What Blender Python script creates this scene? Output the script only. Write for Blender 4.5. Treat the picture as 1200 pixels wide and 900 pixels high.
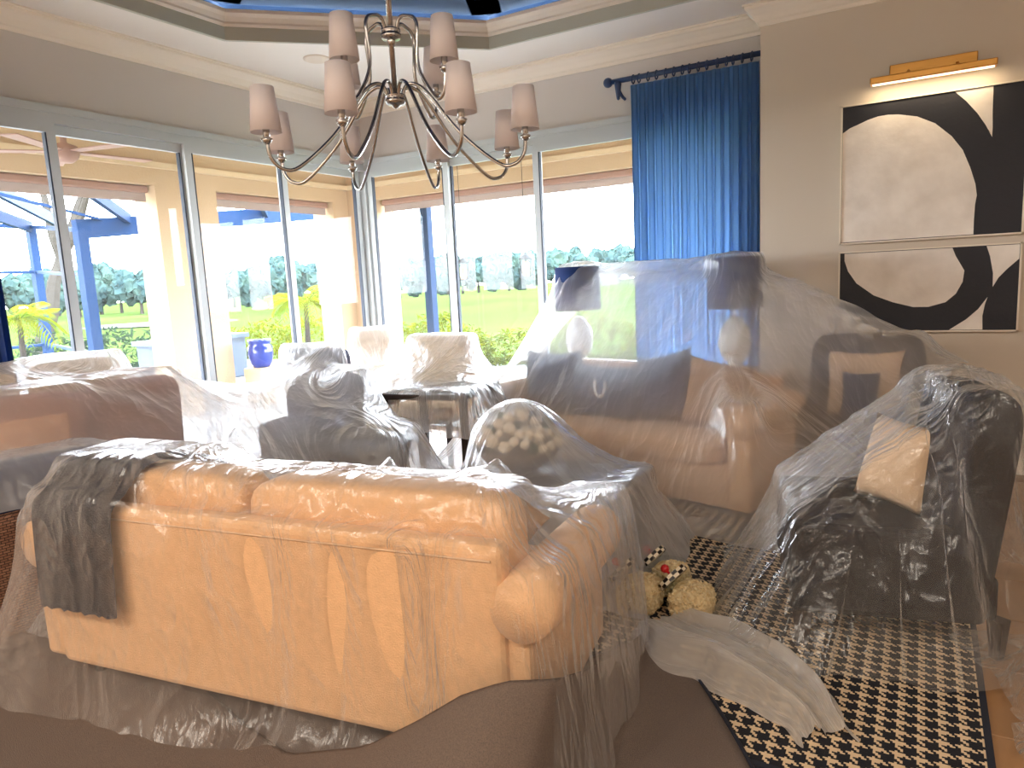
import bpy, bmesh, math, random
import numpy as np
from mathutils import Vector, Matrix, noise

sc = bpy.context.scene
C = sc.collection
for o in list(bpy.data.objects):
    bpy.data.objects.remove(o)
PI = math.pi
random.seed(7)

# ------------------------------------------------------------------ camera, sky, sun, exposure
H = 1.55                                             # camera height above the floor
YAW, PITCH, ROLL, FPX = math.radians(30.343), math.radians(8.367), math.radians(-2.850), 829.0
fw = Vector((-math.sin(YAW) * math.cos(PITCH), math.cos(YAW) * math.cos(PITCH), -math.sin(PITCH)))
rt = Vector((math.cos(YAW), math.sin(YAW), 0))
up = rt.cross(fw)
r2 = rt * math.cos(ROLL) + up * math.sin(ROLL)
u2 = -rt * math.sin(ROLL) + up * math.cos(ROLL)
cam = bpy.data.cameras.new('camera')
cam.sensor_width = 36.0
cam.lens = FPX / 1200 * 36.0
cam.clip_end = 600
camo = bpy.data.objects.new('camera', cam)
C.objects.link(camo)
camo.matrix_world = Matrix(((r2.x, u2.x, -fw.x, 0), (r2.y, u2.y, -fw.y, 0), (r2.z, u2.z, -fw.z, H), (0, 0, 0, 1)))
sc.camera = camo

sc.view_settings.view_transform = 'Standard'
sc.view_settings.look = 'None'
sc.view_settings.gamma = 1.0
sc.view_settings.use_curve_mapping = False
sc.view_settings.exposure = 0.5
sc.cycles.use_denoising = True
sc.cycles.transparent_max_bounces = 24
sc.cycles.max_bounces = 10
sc.cycles.diffuse_bounces = 4
sc.cycles.sample_clamp_indirect = 6.0
sc.cycles.caustics_reflective = False
sc.cycles.caustics_refractive = False

SKY = 25.0
world = bpy.data.worlds.new('sky')
sc.world = world
world.use_nodes = True
wn, wl = world.node_tree.nodes, world.node_tree.links
wn.clear()
wo = wn.new('ShaderNodeOutputWorld')
wb = wn.new('ShaderNodeBackground')
tc = wn.new('ShaderNodeTexCoord')
sx = wn.new('ShaderNodeSeparateXYZ')
cr = wn.new('ShaderNodeValToRGB')
cr.color_ramp.elements[0].position = 0.0
cr.color_ramp.elements[0].color = (0.97, 0.985, 1.0, 1)
cr.color_ramp.elements[1].position = 0.8
cr.color_ramp.elements[1].color = (0.55, 0.76, 1.0, 1)
wl.new(tc.outputs['Generated'], sx.inputs[0])
wl.new(sx.outputs['Z'], cr.inputs[0])
wl.new(cr.outputs[0], wb.inputs['Color'])
wb.inputs['Strength'].default_value = SKY
wl.new(wb.outputs[0], wo.inputs[0])

sun = bpy.data.lights.new('sun', 'SUN')
sun.energy = 5.0
sun.color = (1.0, 0.93, 0.78)
sun.angle = math.radians(1.5)
suno = bpy.data.objects.new('sun', sun)
C.objects.link(suno)
suno.rotation_euler = Vector((-0.62, 0.25, 0.75)).to_track_quat('Z', 'Y').to_euler()


def area(name, loc, size, energy, color, direction, portal=False, shape='RECTANGLE', spread=PI):
    l = bpy.data.lights.new(name, 'AREA')
    l.shape = shape
    l.size = size[0]
    if shape in ('RECTANGLE', 'ELLIPSE'):
        l.size_y = size[1]
    l.energy = energy
    l.color = color
    l.spread = spread
    if portal:
        l.cycles.is_portal = True
    o = bpy.data.objects.new(name, l)
    C.objects.link(o)
    o.location = loc
    o.rotation_euler = Vector(direction).to_track_quat('-Z', 'Y').to_euler()
    return o


XA, YB, YP, ZC = -5.41, 6.22, 6.02, 3.53            # window walls, painting wall, ceiling
HEAD = 2.81                                          # head of the sliding doors
area('window_portal', (XA + 0.06, 4.0, HEAD / 2), (HEAD, 4.2), 1, (1, 1, 1), (1, 0, 0), portal=True)
area('window_portal', (-3.3, YB - 0.06, HEAD / 2), (4.0, HEAD), 1, (1, 1, 1), (0, -1, 0), portal=True)


# ------------------------------------------------------------------ materials
def lin(c):
    return tuple(((v / 255) / 12.92 if v / 255 <= 0.04045 else ((v / 255 + 0.055) / 1.055) ** 2.4) for v in c)


MATS = {}


def mat(name, rgb, rough=0.6, metal=0.0, var=0.0, scale=8.0, bump=0.0, bscale=60.0, emit=0.0, spec=0.5, sheen=0.0, rgb2=None,
        stretch=None, trans=0.0):
    if name in MATS:
        return MATS[name]
    m = bpy.data.materials.new(name)
    m.use_nodes = True
    n, l = m.node_tree.nodes, m.node_tree.links
    b = n['Principled BSDF']
    col = lin(rgb)
    b.inputs['Base Color'].default_value = (*col, 1)
    b.inputs['Roughness'].default_value = rough
    b.inputs['Metallic'].default_value = metal
    b.inputs['Specular IOR Level'].default_value = spec
    if sheen:
        b.inputs['Sheen Weight'].default_value = sheen
    t = n.new('ShaderNodeTexCoord')
    src = t.outputs['Object']
    if stretch:
        mp = n.new('ShaderNodeMapping')
        mp.inputs['Scale'].default_value = stretch
        l.new(src, mp.inputs[0])
        src = mp.outputs[0]
    if var or rgb2:
        nz = n.new('ShaderNodeTexNoise')
        nz.inputs['Scale'].default_value = scale
        nz.inputs['Detail'].default_value = 5
        l.new(src, nz.inputs['Vector'])
        mx = n.new('ShaderNodeValToRGB')
        c2 = lin(rgb2) if rgb2 else tuple(min(1, v * (1 + var)) for v in col)
        c1 = col if rgb2 else tuple(v * (1 - var) for v in col)
        mx.color_ramp.elements[0].position = 0.32
        mx.color_ramp.elements[0].color = (*c1, 1)
        mx.color_ramp.elements[1].position = 0.68
        mx.color_ramp.elements[1].color = (*c2, 1)
        l.new(nz.outputs['Fac'], mx.inputs[0])
        l.new(mx.outputs[0], b.inputs['Base Color'])
    if bump:
        nb = n.new('ShaderNodeTexNoise')
        nb.inputs['Scale'].default_value = bscale
        nb.inputs['Detail'].default_value = 3
        l.new(src, nb.inputs['Vector'])
        bp = n.new('ShaderNodeBump')
        bp.inputs['Strength'].default_value = bump
        bp.inputs['Distance'].default_value = 0.01
        l.new(nb.outputs['Fac'], bp.inputs['Height'])
        l.new(bp.outputs[0], b.inputs['Normal'])
    if emit:
        b.inputs['Emission Color'].default_value = (*col, 1)
        b.inputs['Emission Strength'].default_value = emit
    if trans:
        tr = n.new('ShaderNodeBsdfTranslucent')
        tr.inputs['Color'].default_value = (*col, 1)
        ms = n.new('ShaderNodeMixShader')
        ms.inputs[0].default_value = trans
        l.new(b.outputs[0], ms.inputs[1])
        l.new(tr.outputs[0], ms.inputs[2])
        l.new(ms.outputs[0], n['Material Output'].inputs[0])
    MATS[name] = m
    return m


def film(name, tint, milk, gloss_rough=0.26, through=0.5, crease=0.09):
    """Thin milky polythene: mostly see-through face on, milkier at a glancing angle, with a satin shine."""
    m = bpy.data.materials.new(name)
    m.use_nodes = True
    n, l = m.node_tree.nodes, m.node_tree.links
    n.clear()
    out = n.new('ShaderNodeOutputMaterial')
    tr = n.new('ShaderNodeBsdfTransparent')
    tr.inputs[0].default_value = (0.97, 0.975, 0.98, 1)
    df = n.new('ShaderNodeBsdfDiffuse')
    df.inputs[0].default_value = (*lin(tint), 1)
    tl = n.new('ShaderNodeBsdfTranslucent')
    tl.inputs[0].default_value = (*lin(tint), 1)
    mk = n.new('ShaderNodeMixShader')
    mk.inputs[0].default_value = through
    l.new(df.outputs[0], mk.inputs[1])
    l.new(tl.outputs[0], mk.inputs[2])
    # creases run down the fall line of the drape: the mesh carries a 'flow' vector that is constant along it
    at = n.new('ShaderNodeAttribute')
    at.attribute_name = 'flow'
    ah = n.new('ShaderNodeAttribute')
    ah.attribute_name = 'fall'
    cre = []
    for sc_, det, amp in ((2.6, 1.0, 1.0), (8.0, 1.0, 0.22)):
        nz = n.new('ShaderNodeTexNoise')
        nz.noise_dimensions = '4D'
        nz.inputs['Scale'].default_value = sc_
        nz.inputs['Detail'].default_value = det
        nz.inputs['Roughness'].default_value = 0.5
        l.new(at.outputs['Vector'], nz.inputs['Vector'])
        l.new(ah.outputs['Fac'], nz.inputs['W'])
        q = n.new('ShaderNodeMath')
        q.operation = 'SUBTRACT'
        q.inputs[1].default_value = 0.5
        l.new(nz.outputs['Fac'], q.inputs[0])
        ab = n.new('ShaderNodeMath')
        ab.operation = 'ABSOLUTE'
        l.new(q.outputs[0], ab.inputs[0])
        sq = n.new('ShaderNodeMath')
        sq.operation = 'MULTIPLY'
        sq.inputs[1].default_value = -amp
        l.new(ab.outputs[0], sq.inputs[0])
        cre.append(sq)
    t = n.new('ShaderNodeTexCoord')
    n3 = n.new('ShaderNodeTexNoise')
    n3.inputs['Scale'].default_value = 22
    n3.inputs['Detail'].default_value = 4
    l.new(t.outputs['Object'], n3.inputs['Vector'])
    s3 = n.new('ShaderNodeMath')
    s3.operation = 'MULTIPLY'
    s3.inputs[1].default_value = 0.05
    l.new(n3.outputs['Fac'], s3.inputs[0])
    ad = n.new('ShaderNodeMath')
    l.new(cre[0].outputs[0], ad.inputs[0])
    l.new(cre[1].outputs[0], ad.inputs[1])
    ad2 = n.new('ShaderNodeMath')
    l.new(ad.outputs[0], ad2.inputs[0])
    l.new(s3.outputs[0], ad2.inputs[1])
    bp = n.new('ShaderNodeBump')
    bp.inputs['Strength'].default_value = 0.8
    bp.inputs['Distance'].default_value = crease
    l.new(ad2.outputs[0], bp.inputs['Height'])
    lw = n.new('ShaderNodeLayerWeight')
    lw.inputs['Blend'].default_value = 0.5
    l.new(bp.outputs[0], lw.inputs['Normal'])
    pm = n.new('ShaderNodeMath')
    pm.operation = 'POWER'
    pm.inputs[1].default_value = 2.0
    l.new(lw.outputs['Facing'], pm.inputs[0])
    mr = n.new('ShaderNodeMapRange')
    mr.inputs['From Min'].default_value = 0.0
    mr.inputs['From Max'].default_value = 1.0
    mr.inputs['To Min'].default_value = milk
    mr.inputs['To Max'].default_value = min(0.9, milk + 0.6)
    l.new(pm.outputs[0], mr.inputs['Value'])
    m1 = n.new('ShaderNodeMixShader')
    l.new(mr.outputs[0], m1.inputs[0])
    l.new(tr.outputs[0], m1.inputs[1])
    l.new(mk.outputs[0], m1.inputs[2])
    gl = n.new('ShaderNodeBsdfGlossy')
    gl.inputs['Roughness'].default_value = gloss_rough
    gl.inputs['Color'].default_value = (1, 1, 1, 1)
    l.new(bp.outputs[0], gl.inputs['Normal'])
    pw = n.new('ShaderNodeMath')
    pw.operation = 'POWER'
    pw.inputs[1].default_value = 3.0
    lw2 = n.new('ShaderNodeLayerWeight')
    lw2.inputs['Blend'].default_value = 0.5
    l.new(bp.outputs[0], lw2.inputs['Normal'])
    l.new(lw2.outputs['Facing'], pw.inputs[0])
    fr = n.new('ShaderNodeMapRange')
    fr.inputs['To Min'].default_value = 0.035
    fr.inputs['To Max'].default_value = 0.75
    l.new(pw.outputs[0], fr.inputs['Value'])
    m2 = n.new('ShaderNodeMixShader')
    l.new(fr.outputs[0], m2.inputs[0])
    l.new(m1.outputs[0], m2.inputs[1])
    l.new(gl.outputs[0], m2.inputs[2])
    l.new(m2.outputs[0], out.inputs[0])
    MATS[name] = m
    return m


def glass_mat(name, tint=(0.97, 0.985, 1.0), haze=0.0):
    m = bpy.data.materials.new(name)
    m.use_nodes = True
    n, l = m.node_tree.nodes, m.node_tree.links
    n.clear()
    out = n.new('ShaderNodeOutputMaterial')
    tr = n.new('ShaderNodeBsdfTransparent')
    tr.inputs[0].default_value = (*tint, 1)
    gl = n.new('ShaderNodeBsdfGlossy')
    gl.inputs['Roughness'].default_value = 0.02
    lw = n.new('ShaderNodeLayerWeight')
    lw.inputs['Blend'].default_value = 0.5
    pw = n.new('ShaderNodeMath')
    pw.operation = 'POWER'
    pw.inputs[1].default_value = 4.0
    l.new(lw.outputs['Facing'], pw.inputs[0])
    fr = n.new('ShaderNodeMapRange')
    fr.inputs['To Min'].default_value = 0.012
    fr.inputs['To Max'].default_value = 0.15
    l.new(pw.outputs[0], fr.inputs['Value'])
    df = n.new('ShaderNodeBsdfTranslucent')
    df.inputs[0].default_value = (0.9, 0.92, 0.95, 1)
    m0 = n.new('ShaderNodeMixShader')
    m0.inputs[0].default_value = haze
    l.new(tr.outputs[0], m0.inputs[1])
    l.new(df.outputs[0], m0.inputs[2])
    m1 = n.new('ShaderNodeMixShader')
    l.new(fr.outputs[0], m1.inputs[0])
    l.new(m0.outputs[0], m1.inputs[1])
    l.new(gl.outputs[0], m1.inputs[2])
    l.new(m1.outputs[0], out.inputs[0])
    MATS[name] = m
    return m


def houndstooth_mat(name, cell, dark, light):
    m = bpy.data.materials.new(name)
    m.use_nodes = True
    n, l = m.node_tree.nodes, m.node_tree.links
    b = n['Principled BSDF']
    b.inputs['Roughness'].default_value = 0.95
    t = n.new('ShaderNodeTexCoord')
    s = n.new('ShaderNodeSeparateXYZ')
    l.new(t.outputs['Object'], s.inputs[0])

    def mth(op, a, bb=None):
        q = n.new('ShaderNodeMath')
        q.operation = op
        for k, v in enumerate((a, bb)):
            if v is None:
                continue
            if isinstance(v, (int, float)):
                q.inputs[k].default_value = v
            else:
                l.new(v, q.inputs[k])
        return q.outputs[0]
    i = mth('FLOOR', mth('DIVIDE', mth('ADD', s.outputs['X'], 100.0), cell / 8))
    j = mth('FLOOR', mth('DIVIDE', mth('ADD', s.outputs['Y'], 100.0), cell / 8))
    warp = mth('LESS_THAN', mth('MODULO', i, 8.0), 4.5)
    weft = mth('LESS_THAN', mth('MODULO', j, 8.0), 4.5)
    over = mth('LESS_THAN', mth('MODULO', mth('ADD', i, j), 4.0), 1.5)
    v = mth('ADD', mth('MULTIPLY', over, warp), mth('MULTIPLY', mth('SUBTRACT', 1.0, over), weft))
    mx = n.new('ShaderNodeMix')
    mx.data_type = 'RGBA'
    l.new(v, mx.inputs[0])
    mx.inputs[6].default_value = (*lin(light), 1)
    mx.inputs[7].default_value = (*lin(dark), 1)
    l.new(mx.outputs[2], b.inputs['Base Color'])
    nb = n.new('ShaderNodeTexNoise')
    nb.inputs['Scale'].default_value = 220
    l.new(t.outputs['Object'], nb.inputs['Vector'])
    bp = n.new('ShaderNodeBump')
    bp.inputs['Strength'].default_value = 0.6
    bp.inputs['Distance'].default_value = 0.006
    l.new(nb.outputs['Fac'], bp.inputs['Height'])
    l.new(bp.outputs[0], b.inputs['Normal'])
    MATS[name] = m
    return m


def wicker_mat(name):
    m = bpy.data.materials.new(name)
    m.use_nodes = True
    n, l = m.node_tree.nodes, m.node_tree.links
    b = n['Principled BSDF']
    b.inputs['Roughness'].default_value = 0.55
    t = n.new('ShaderNodeTexCoord')
    br = n.new('ShaderNodeTexBrick')
    sp = n.new('ShaderNodeSeparateXYZ')
    l.new(t.outputs['Object'], sp.inputs[0])
    sm = n.new('ShaderNodeMath')
    l.new(sp.outputs['X'], sm.inputs[0])
    l.new(sp.outputs['Y'], sm.inputs[1])
    cb = n.new('ShaderNodeCombineXYZ')
    l.new(sm.outputs[0], cb.inputs['X'])
    l.new(sp.outputs['Z'], cb.inputs['Y'])
    l.new(cb.outputs[0], br.inputs['Vector'])
    br.inputs['Color1'].default_value = (*lin((176, 132, 104)), 1)
    br.inputs['Color2'].default_value = (*lin((142, 100, 78)), 1)
    br.inputs['Mortar'].default_value = (*lin((58, 38, 32)), 1)
    br.inputs['Scale'].default_value = 1.0
    br.inputs['Mortar Size'].default_value = 0.0022
    br.inputs['Mortar Smooth'].default_value = 0.5
    br.inputs['Brick Width'].default_value = 0.03
    br.inputs['Row Height'].default_value = 0.012
    l.new(br.outputs['Color'], b.inputs['Base Color'])
    bp = n.new('ShaderNodeBump')
    bp.invert = True
    bp.inputs['Strength'].default_value = 0.9
    bp.inputs['Distance'].default_value = 0.005
    l.new(br.outputs['Fac'], bp.inputs['Height'])
    l.new(bp.outputs[0], b.inputs['Normal'])
    MATS[name] = m
    return m


mat('wall_paint', (210, 203, 198), 0.8, bump=0.05, bscale=180)
mat('painting_wall_paint', (214, 202, 186), 0.8, bump=0.05, bscale=180)
mat('ceiling_paint', (244, 238, 232), 0.85)
mat('trim_paint', (240, 230, 216), 0.45)
mat('tray_grey', (196, 196, 182), 0.6)
mat('tray_navy', (24, 52, 100), 0.55)
mat('tray_blue', (66, 88, 118), 0.5)
mat('door_frame', (200, 205, 208), 0.4)
mat('door_gasket', (40, 50, 70), 0.6)
glass_mat('door_glass', haze=0.01)
mat('floor_tile', (158, 118, 80), 0.35, var=0.16, scale=3.0, bump=0.04, bscale=20)
mat('grout', (128, 98, 72), 0.9)
mat('stucco', (186, 158, 126), 0.9, bump=0.35, bscale=40)
mat('lanai_white', (200, 176, 144), 0.8)
mat('cage_metal', (16, 40, 70), 0.6, spec=0.08)
mat('patio_stone', (140, 132, 122), 0.85, var=0.08, scale=2)
mat('grass', (46, 56, 22), 0.95, rgb2=(58, 66, 28), scale=0.12, spec=0.0)
mat('sand', (90, 84, 72), 0.95, spec=0.0)
mat('leaf_yellow', (70, 76, 8), 0.6, rgb2=(112, 104, 10), scale=5, trans=0.35, spec=0.0)
mat('leaf_green', (30, 44, 30), 0.6, rgb2=(52, 62, 38), scale=4, trans=0.3, spec=0.0)
mat('palm_leaf', (70, 90, 18), 0.5, rgb2=(140, 130, 16), scale=2.5, trans=0.4, spec=0.0)
mat('tree_far', (38, 52, 52), 0.9, rgb2=(58, 72, 62), scale=0.5, spec=0.0)  # distant haze put into the colour, lighter and bluer
mat('tree_near', (44, 54, 44), 0.9, rgb2=(66, 70, 52), scale=2.0, trans=0.3, spec=0.0)
mat('bark', (56, 50, 44), 0.95, var=0.25, scale=10, spec=0.0)
mat('urn_blue', (8, 36, 130), 0.15, var=0.15, scale=5)
mat('planter_grey', (66, 74, 88), 0.7, var=0.1, scale=6)
mat('navy_rod', (30, 54, 96), 0.3)
mat('curtain_blue', (126, 170, 216), 0.8, var=0.06, scale=40, sheen=0.2, stretch=(1, 1, 0.05), trans=0.6)
mat('curtain_navy', (22, 48, 96), 0.8, trans=0.1)
mat('nickel', (190, 188, 186), 0.22, metal=1.0)
mat('shade_white', (252, 246, 246), 0.8, trans=0.45)
mat('brass', (214, 158, 84), 0.28, metal=1.0, var=0.1, scale=20, stretch=(0.2, 1, 1))
mat('led', (255, 240, 214), 0.5, emit=1.2)
mat('paint_black', (30, 31, 40), 0.6, bump=0.2, bscale=40)
mat('paint_white', (230, 220, 208), 0.7, rgb2=(250, 242, 232), scale=5.0, bump=0.3, bscale=24)
mat('frame_white', (236, 224, 206), 0.4)
mat('sofa_cream', (230, 184, 138), 0.9, var=0.05, scale=30, bump=0.35, bscale=160, sheen=0.2)
mat('piping', (214, 180, 146), 0.9)
mat('throw_navy', (38, 42, 58), 0.95, bump=0.5, bscale=150, sheen=0.2)
mat('pillow_tan', (176, 140, 108), 0.9, bump=0.3, bscale=120)
mat('pillow_navy', (22, 40, 82), 0.9, bump=0.3, bscale=120, sheen=0.15)
mat('pillow_cream', (240, 204, 164), 0.9, bump=0.3, bscale=120)
mat('chair_navy', (15, 16, 25), 0.8, bump=0.25, bscale=150, spec=0.3)
mat('dark_wood', (46, 34, 30), 0.4, var=0.25, scale=6, stretch=(1, 12, 12))
mat('brown_wood', (120, 76, 54), 0.45, var=0.2, scale=6, stretch=(1, 12, 12))
mat('pale_wood', (214, 196, 172), 0.5, var=0.1, scale=6, stretch=(1, 12, 12))
mat('rose_fabric', (176, 124, 104), 0.9, bump=0.25, bscale=120)
mat('orange_fabric', (236, 176, 130), 0.9, bump=0.25, bscale=120)
mat('slate_fabric', (84, 84, 100), 0.9, bump=0.25, bscale=120)
mat('beige_fabric', (214, 186, 150), 0.9, bump=0.25, bscale=120)
mat('lamp_ceramic', (236, 236, 232), 0.3)
mat('lamp_shade_navy', (20, 50, 108), 0.8)
mat('bowl_wood', (110, 86, 64), 0.6, var=0.2, scale=10)
mat('ball_cream', (236, 220, 196), 0.9, var=0.1, scale=30, bump=0.5, bscale=60)
mat('ball_green', (70, 92, 66), 0.9, var=0.2, scale=30, bump=0.5, bscale=60)
mat('rug_binding', (26, 30, 44), 0.8)
mat('rug_brown', (124, 107, 96), 0.95, rgb2=(100, 88, 81), scale=260, bump=0.6, bscale=380)
houndstooth_mat('houndstooth', 0.0605, (18, 20, 30), (222, 196, 160))
wicker_mat('wicker')
mat('popcorn', (240, 220, 178), 0.8, rgb2=(212, 178, 128), scale=60, bump=0.8, bscale=80)
glass_mat('jar_glass', (0.96, 0.97, 0.96), 0.0)
mat('check_black', (24, 22, 26), 0.25)
mat('check_white', (236, 222, 196), 0.25)
mat('knob_red', (190, 30, 34), 0.3)
mat('lantern_metal', (34, 32, 36), 0.6, spec=0.1)
mat('lantern_glow', (255, 204, 110), 0.5, emit=2.2)
mat('speaker_white', (232, 220, 206), 0.7)
mat('fan_brown', (150, 112, 96), 0.6)
mat('emblem_silver', (250, 250, 252), 0.35)
mat('shade_mesh', (176, 158, 150), 0.8, trans=0.3)
film('film_cool', (250, 250, 252), 0.36)
film('film_warm', (250, 246, 240), 0.06, 0.22)
film('film_thick', (253, 254, 255), 0.42, 0.3, 0.75, 0.07)
film('film_slump', (252, 250, 250), 0.42, 0.3, 0.6, 0.13)
film('film_clear', (248, 244, 240), 0.05, 0.24)
film('film_bunched', (252, 246, 238), 0.6, 0.3)


# ------------------------------------------------------------------ building helpers
def obj(name, bm, m, parent=None, smooth=False, loc=None, rotz=None):
    if isinstance(bm, bmesh.types.BMesh):
        me = bpy.data.meshes.new(name)
        bmesh.ops.recalc_face_normals(bm, faces=bm.faces)
        bm.to_mesh(me)
        bm.free()
    else:
        me = bm
    if m is not None and not me.materials:
        me.materials.append(MATS[m])
    if smooth:
        me.polygons.foreach_set('use_smooth', [True] * len(me.polygons))
    o = bpy.data.objects.new(name, me)
    C.objects.link(o)
    if parent:
        o.parent = parent
    if loc is not None:
        o.location = loc
    if rotz is not None:
        o.rotation_euler = (0, 0, rotz)
    return o


def tag(o, label, cat, group=None):
    o['label'] = label
    o['category'] = cat
    if group:
        o['group'] = group
    return o


def thing(name, label, cat, loc=(0, 0, 0), rotz=0.0, group=None):
    o = bpy.data.objects.new(name, None)
    C.objects.link(o)
    o.empty_display_size = 0.1
    o.location = loc
    o.rotation_euler = (0, 0, rotz)
    return tag(o, label, cat, group)


def struct(name, bm, m, parent=None, **kw):
    o = obj(name, bm, m, parent, **kw)
    if parent is None:
        o['kind'] = 'structure'
    return o


def nb():
    return bmesh.new()


def box(bm, x0, x1, y0, y1, z0, z1):
    g = bmesh.ops.create_cube(bm, size=1)
    for v in g['verts']:
        v.co = Vector(((x0 + x1) / 2 + v.co.x * (x1 - x0), (y0 + y1) / 2 + v.co.y * (y1 - y0), (z0 + z1) / 2 + v.co.z * (z1 - z0)))
    return g['verts']


def rbox(x0, x1, y0, y1, z0, z1, r=0.02, seg=2):
    bm = nb()
    box(bm, x0, x1, y0, y1, z0, z1)
    bmesh.ops.bevel(bm, geom=list(bm.edges), offset=r, segments=seg, affect='EDGES', profile=0.5)
    return bm


def bx(x0, x1, y0, y1, z0, z1):
    bm = nb()
    box(bm, x0, x1, y0, y1, z0, z1)
    return bm


def sbox(cx, cy, cz, a, b, c, p=5.0, n=10, bulge=None):
    """Cushion-like superellipsoid block (half sizes a, b, c)."""
    bm = nb()
    bmesh.ops.create_cube(bm, size=2)
    bmesh.ops.subdivide_edges(bm, edges=list(bm.edges), cuts=n, use_grid_fill=True)
    for v in bm.verts:
        x, y, z = v.co
        s = (abs(x) ** p + abs(y) ** p + abs(z) ** p) ** (-1 / p)
        x, y, z = x * s, y * s, z * s
        v.co = Vector((cx + a * x, cy + b * y, cz + c * z))
        if bulge:
            v.co += Vector(bulge(x, y, z))
    return bm


def tube(bm, pts, r, n=8, cap=True):
    pts = [Vector(p) for p in pts]
    rings = []
    t0 = (pts[1] - pts[0]).normalized()
    a = t0.orthogonal().normalized()
    for i, p in enumerate(pts):
        if i == 0:
            t = pts[1] - pts[0]
        elif i == len(pts) - 1:
            t = pts[-1] - pts[-2]
        else:
            t = pts[i + 1] - pts[i - 1]
        t.normalize()
        a = (a - t * a.dot(t)).normalized()
        b = t.cross(a)
        rr = r[i] if isinstance(r, (list, tuple)) else r
        rings.append([bm.verts.new(p + (a * math.cos(k * 2 * PI / n) + b * math.sin(k * 2 * PI / n)) * rr) for k in range(n)])
    for q in range(len(rings) - 1):
        for k in range(n):
            bm.faces.new((rings[q][k], rings[q][(k + 1) % n], rings[q + 1][(k + 1) % n], rings[q + 1][k]))
    if cap:
        bm.faces.new(rings[0][::-1])
        bm.faces.new(rings[-1])
    return bm


def lathe(bm, prof, n=24, c=(0, 0, 0)):
    rings = []
    for r, z in prof:
        rings.append([bm.verts.new((c[0] + r * math.cos(k * 2 * PI / n), c[1] + r * math.sin(k * 2 * PI / n), c[2] + z)) for k in range(n)])
    for q in range(len(rings) - 1):
        for k in range(n):
            bm.faces.new((rings[q][k], rings[q][(k + 1) % n], rings[q + 1][(k + 1) % n], rings[q + 1][k]))
    bm.faces.new(rings[0][::-1])
    bm.faces.new(rings[-1])
    return bm


def smooth_path(pts, sub=6):
    pts = [Vector(p) for p in pts]
    out = []
    for i in range(len(pts) - 1):
        p0 = pts[max(i - 1, 0)]
        p1, p2 = pts[i], pts[i + 1]
        p3 = pts[min(i + 2, len(pts) - 1)]
        for k in range(sub):
            t = k / sub
            out.append(0.5 * ((2 * p1) + (p2 - p0) * t + (2 * p0 - 5 * p1 + 4 * p2 - p3) * t * t + (3 * p1 - p0 - 3 * p2 + p3) * t ** 3))
    out.append(pts[-1])
    return out


def sweep(bm, path, prof, closed=False):
    """Sweep a profile of (offset to the left of the path, z) along a plan path with mitred corners."""
    P = [Vector((p[0], p[1])) for p in path]
    n = len(P)
    rings = []
    for i in range(n):
        ds = []
        if i > 0 or closed:
            ds.append((P[i] - P[i - 1]).normalized())
        if i < n - 1 or closed:
            ds.append((P[(i + 1) % n] - P[i]).normalized())
        ns = [Vector((-d.y, d.x)) for d in ds]
        m = ns[0] if len(ns) == 1 else (ns[0] + ns[1]) / (1 + ns[0].dot(ns[1]))
        rings.append([bm.verts.new((P[i].x + m.x * o, P[i].y + m.y * o, z)) for o, z in prof])
    k = len(prof)
    for i in range(n if closed else n - 1):
        a, b = rings[i], rings[(i + 1) % n]
        for j in range(k):
            bm.faces.new((a[j], a[(j + 1) % k], b[(j + 1) % k], b[j]))
    if not closed:
        bm.faces.new(rings[0])
        bm.faces.new(rings[-1][::-1])
    return bm


def pillow_bm(w, h, t, n=12, flop=0.0):
    """Square scatter cushion standing in the XZ plane, centred, thickness along Y, pinched at its rim."""
    bm = nb()
    fr, bk = [], []
    for j in range(n + 1):
        ra, rb = [], []
        for i in range(n + 1):
            u, v = -1 + 2 * i / n, -1 + 2 * j / n
            d = (max(0.0, 1 - u ** 4) * max(0.0, 1 - v ** 4)) ** 0.5
            pu = 1 - 0.10 * (1 - v * v) * abs(u) ** 3
            pv = 1 - 0.10 * (1 - u * u) * abs(v) ** 3
            x, z = u * w / 2 * pu, v * h / 2 * pv
            z -= flop * u * u * (v > 0) * 0
            a = bm.verts.new((x, -t / 2 * d, z))
            b = a if (i in (0, n) or j in (0, n)) else bm.verts.new((x, t / 2 * d, z))
            ra.append(a)
            rb.append(b)
        fr.append(ra)
        bk.append(rb)
    for j in range(n):
        for i in range(n):
            bm.faces.new((fr[j][i], fr[j][i + 1], fr[j + 1][i + 1], fr[j + 1][i]))
            q = (bk[j][i], bk[j + 1][i], bk[j + 1][i + 1], bk[j][i + 1])
            if len(set(q)) == 4:
                try:
                    bm.faces.new(q)
                except ValueError:
                    pass
    return bm


def xf(bm, M):
    bmesh.ops.transform(bm, matrix=M, verts=bm.verts)
    return bm


def rot(ax, deg):
    return Matrix.Rotation(math.radians(deg), 4, ax)


# ------------------------------------------------------------------ the room
struct('floor', bx(XA - 0.2, 4.0, -3.6, YB + 0.3, -0.12, -0.006), 'grout')
floor = bpy.data.objects['floor']
tile_me = None
TS = 0.46
for i in range(9):
    for j in range(12):
        x0, y0 = -0.27 + i * TS, 0.75 + j * TS
        if x0 + TS > 3.6 or y0 + TS > YP:
            continue
        if tile_me is None:
            b = rbox(0.002, TS - 0.004, 0.002, TS - 0.004, -0.006, 0.0, 0.0025, 1)
            t0 = obj('floor_tile', b, 'floor_tile', floor, loc=(x0, y0, 0))
            tile_me = t0.data
        else:
            obj('floor_tile', tile_me, None, floor, loc=(x0, y0, random.uniform(-0.0008, 0.0008)))
struct('floor_bed', bx(XA, -0.28, -3.5, YP, -0.006, -0.002), 'floor_tile', floor)

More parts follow.
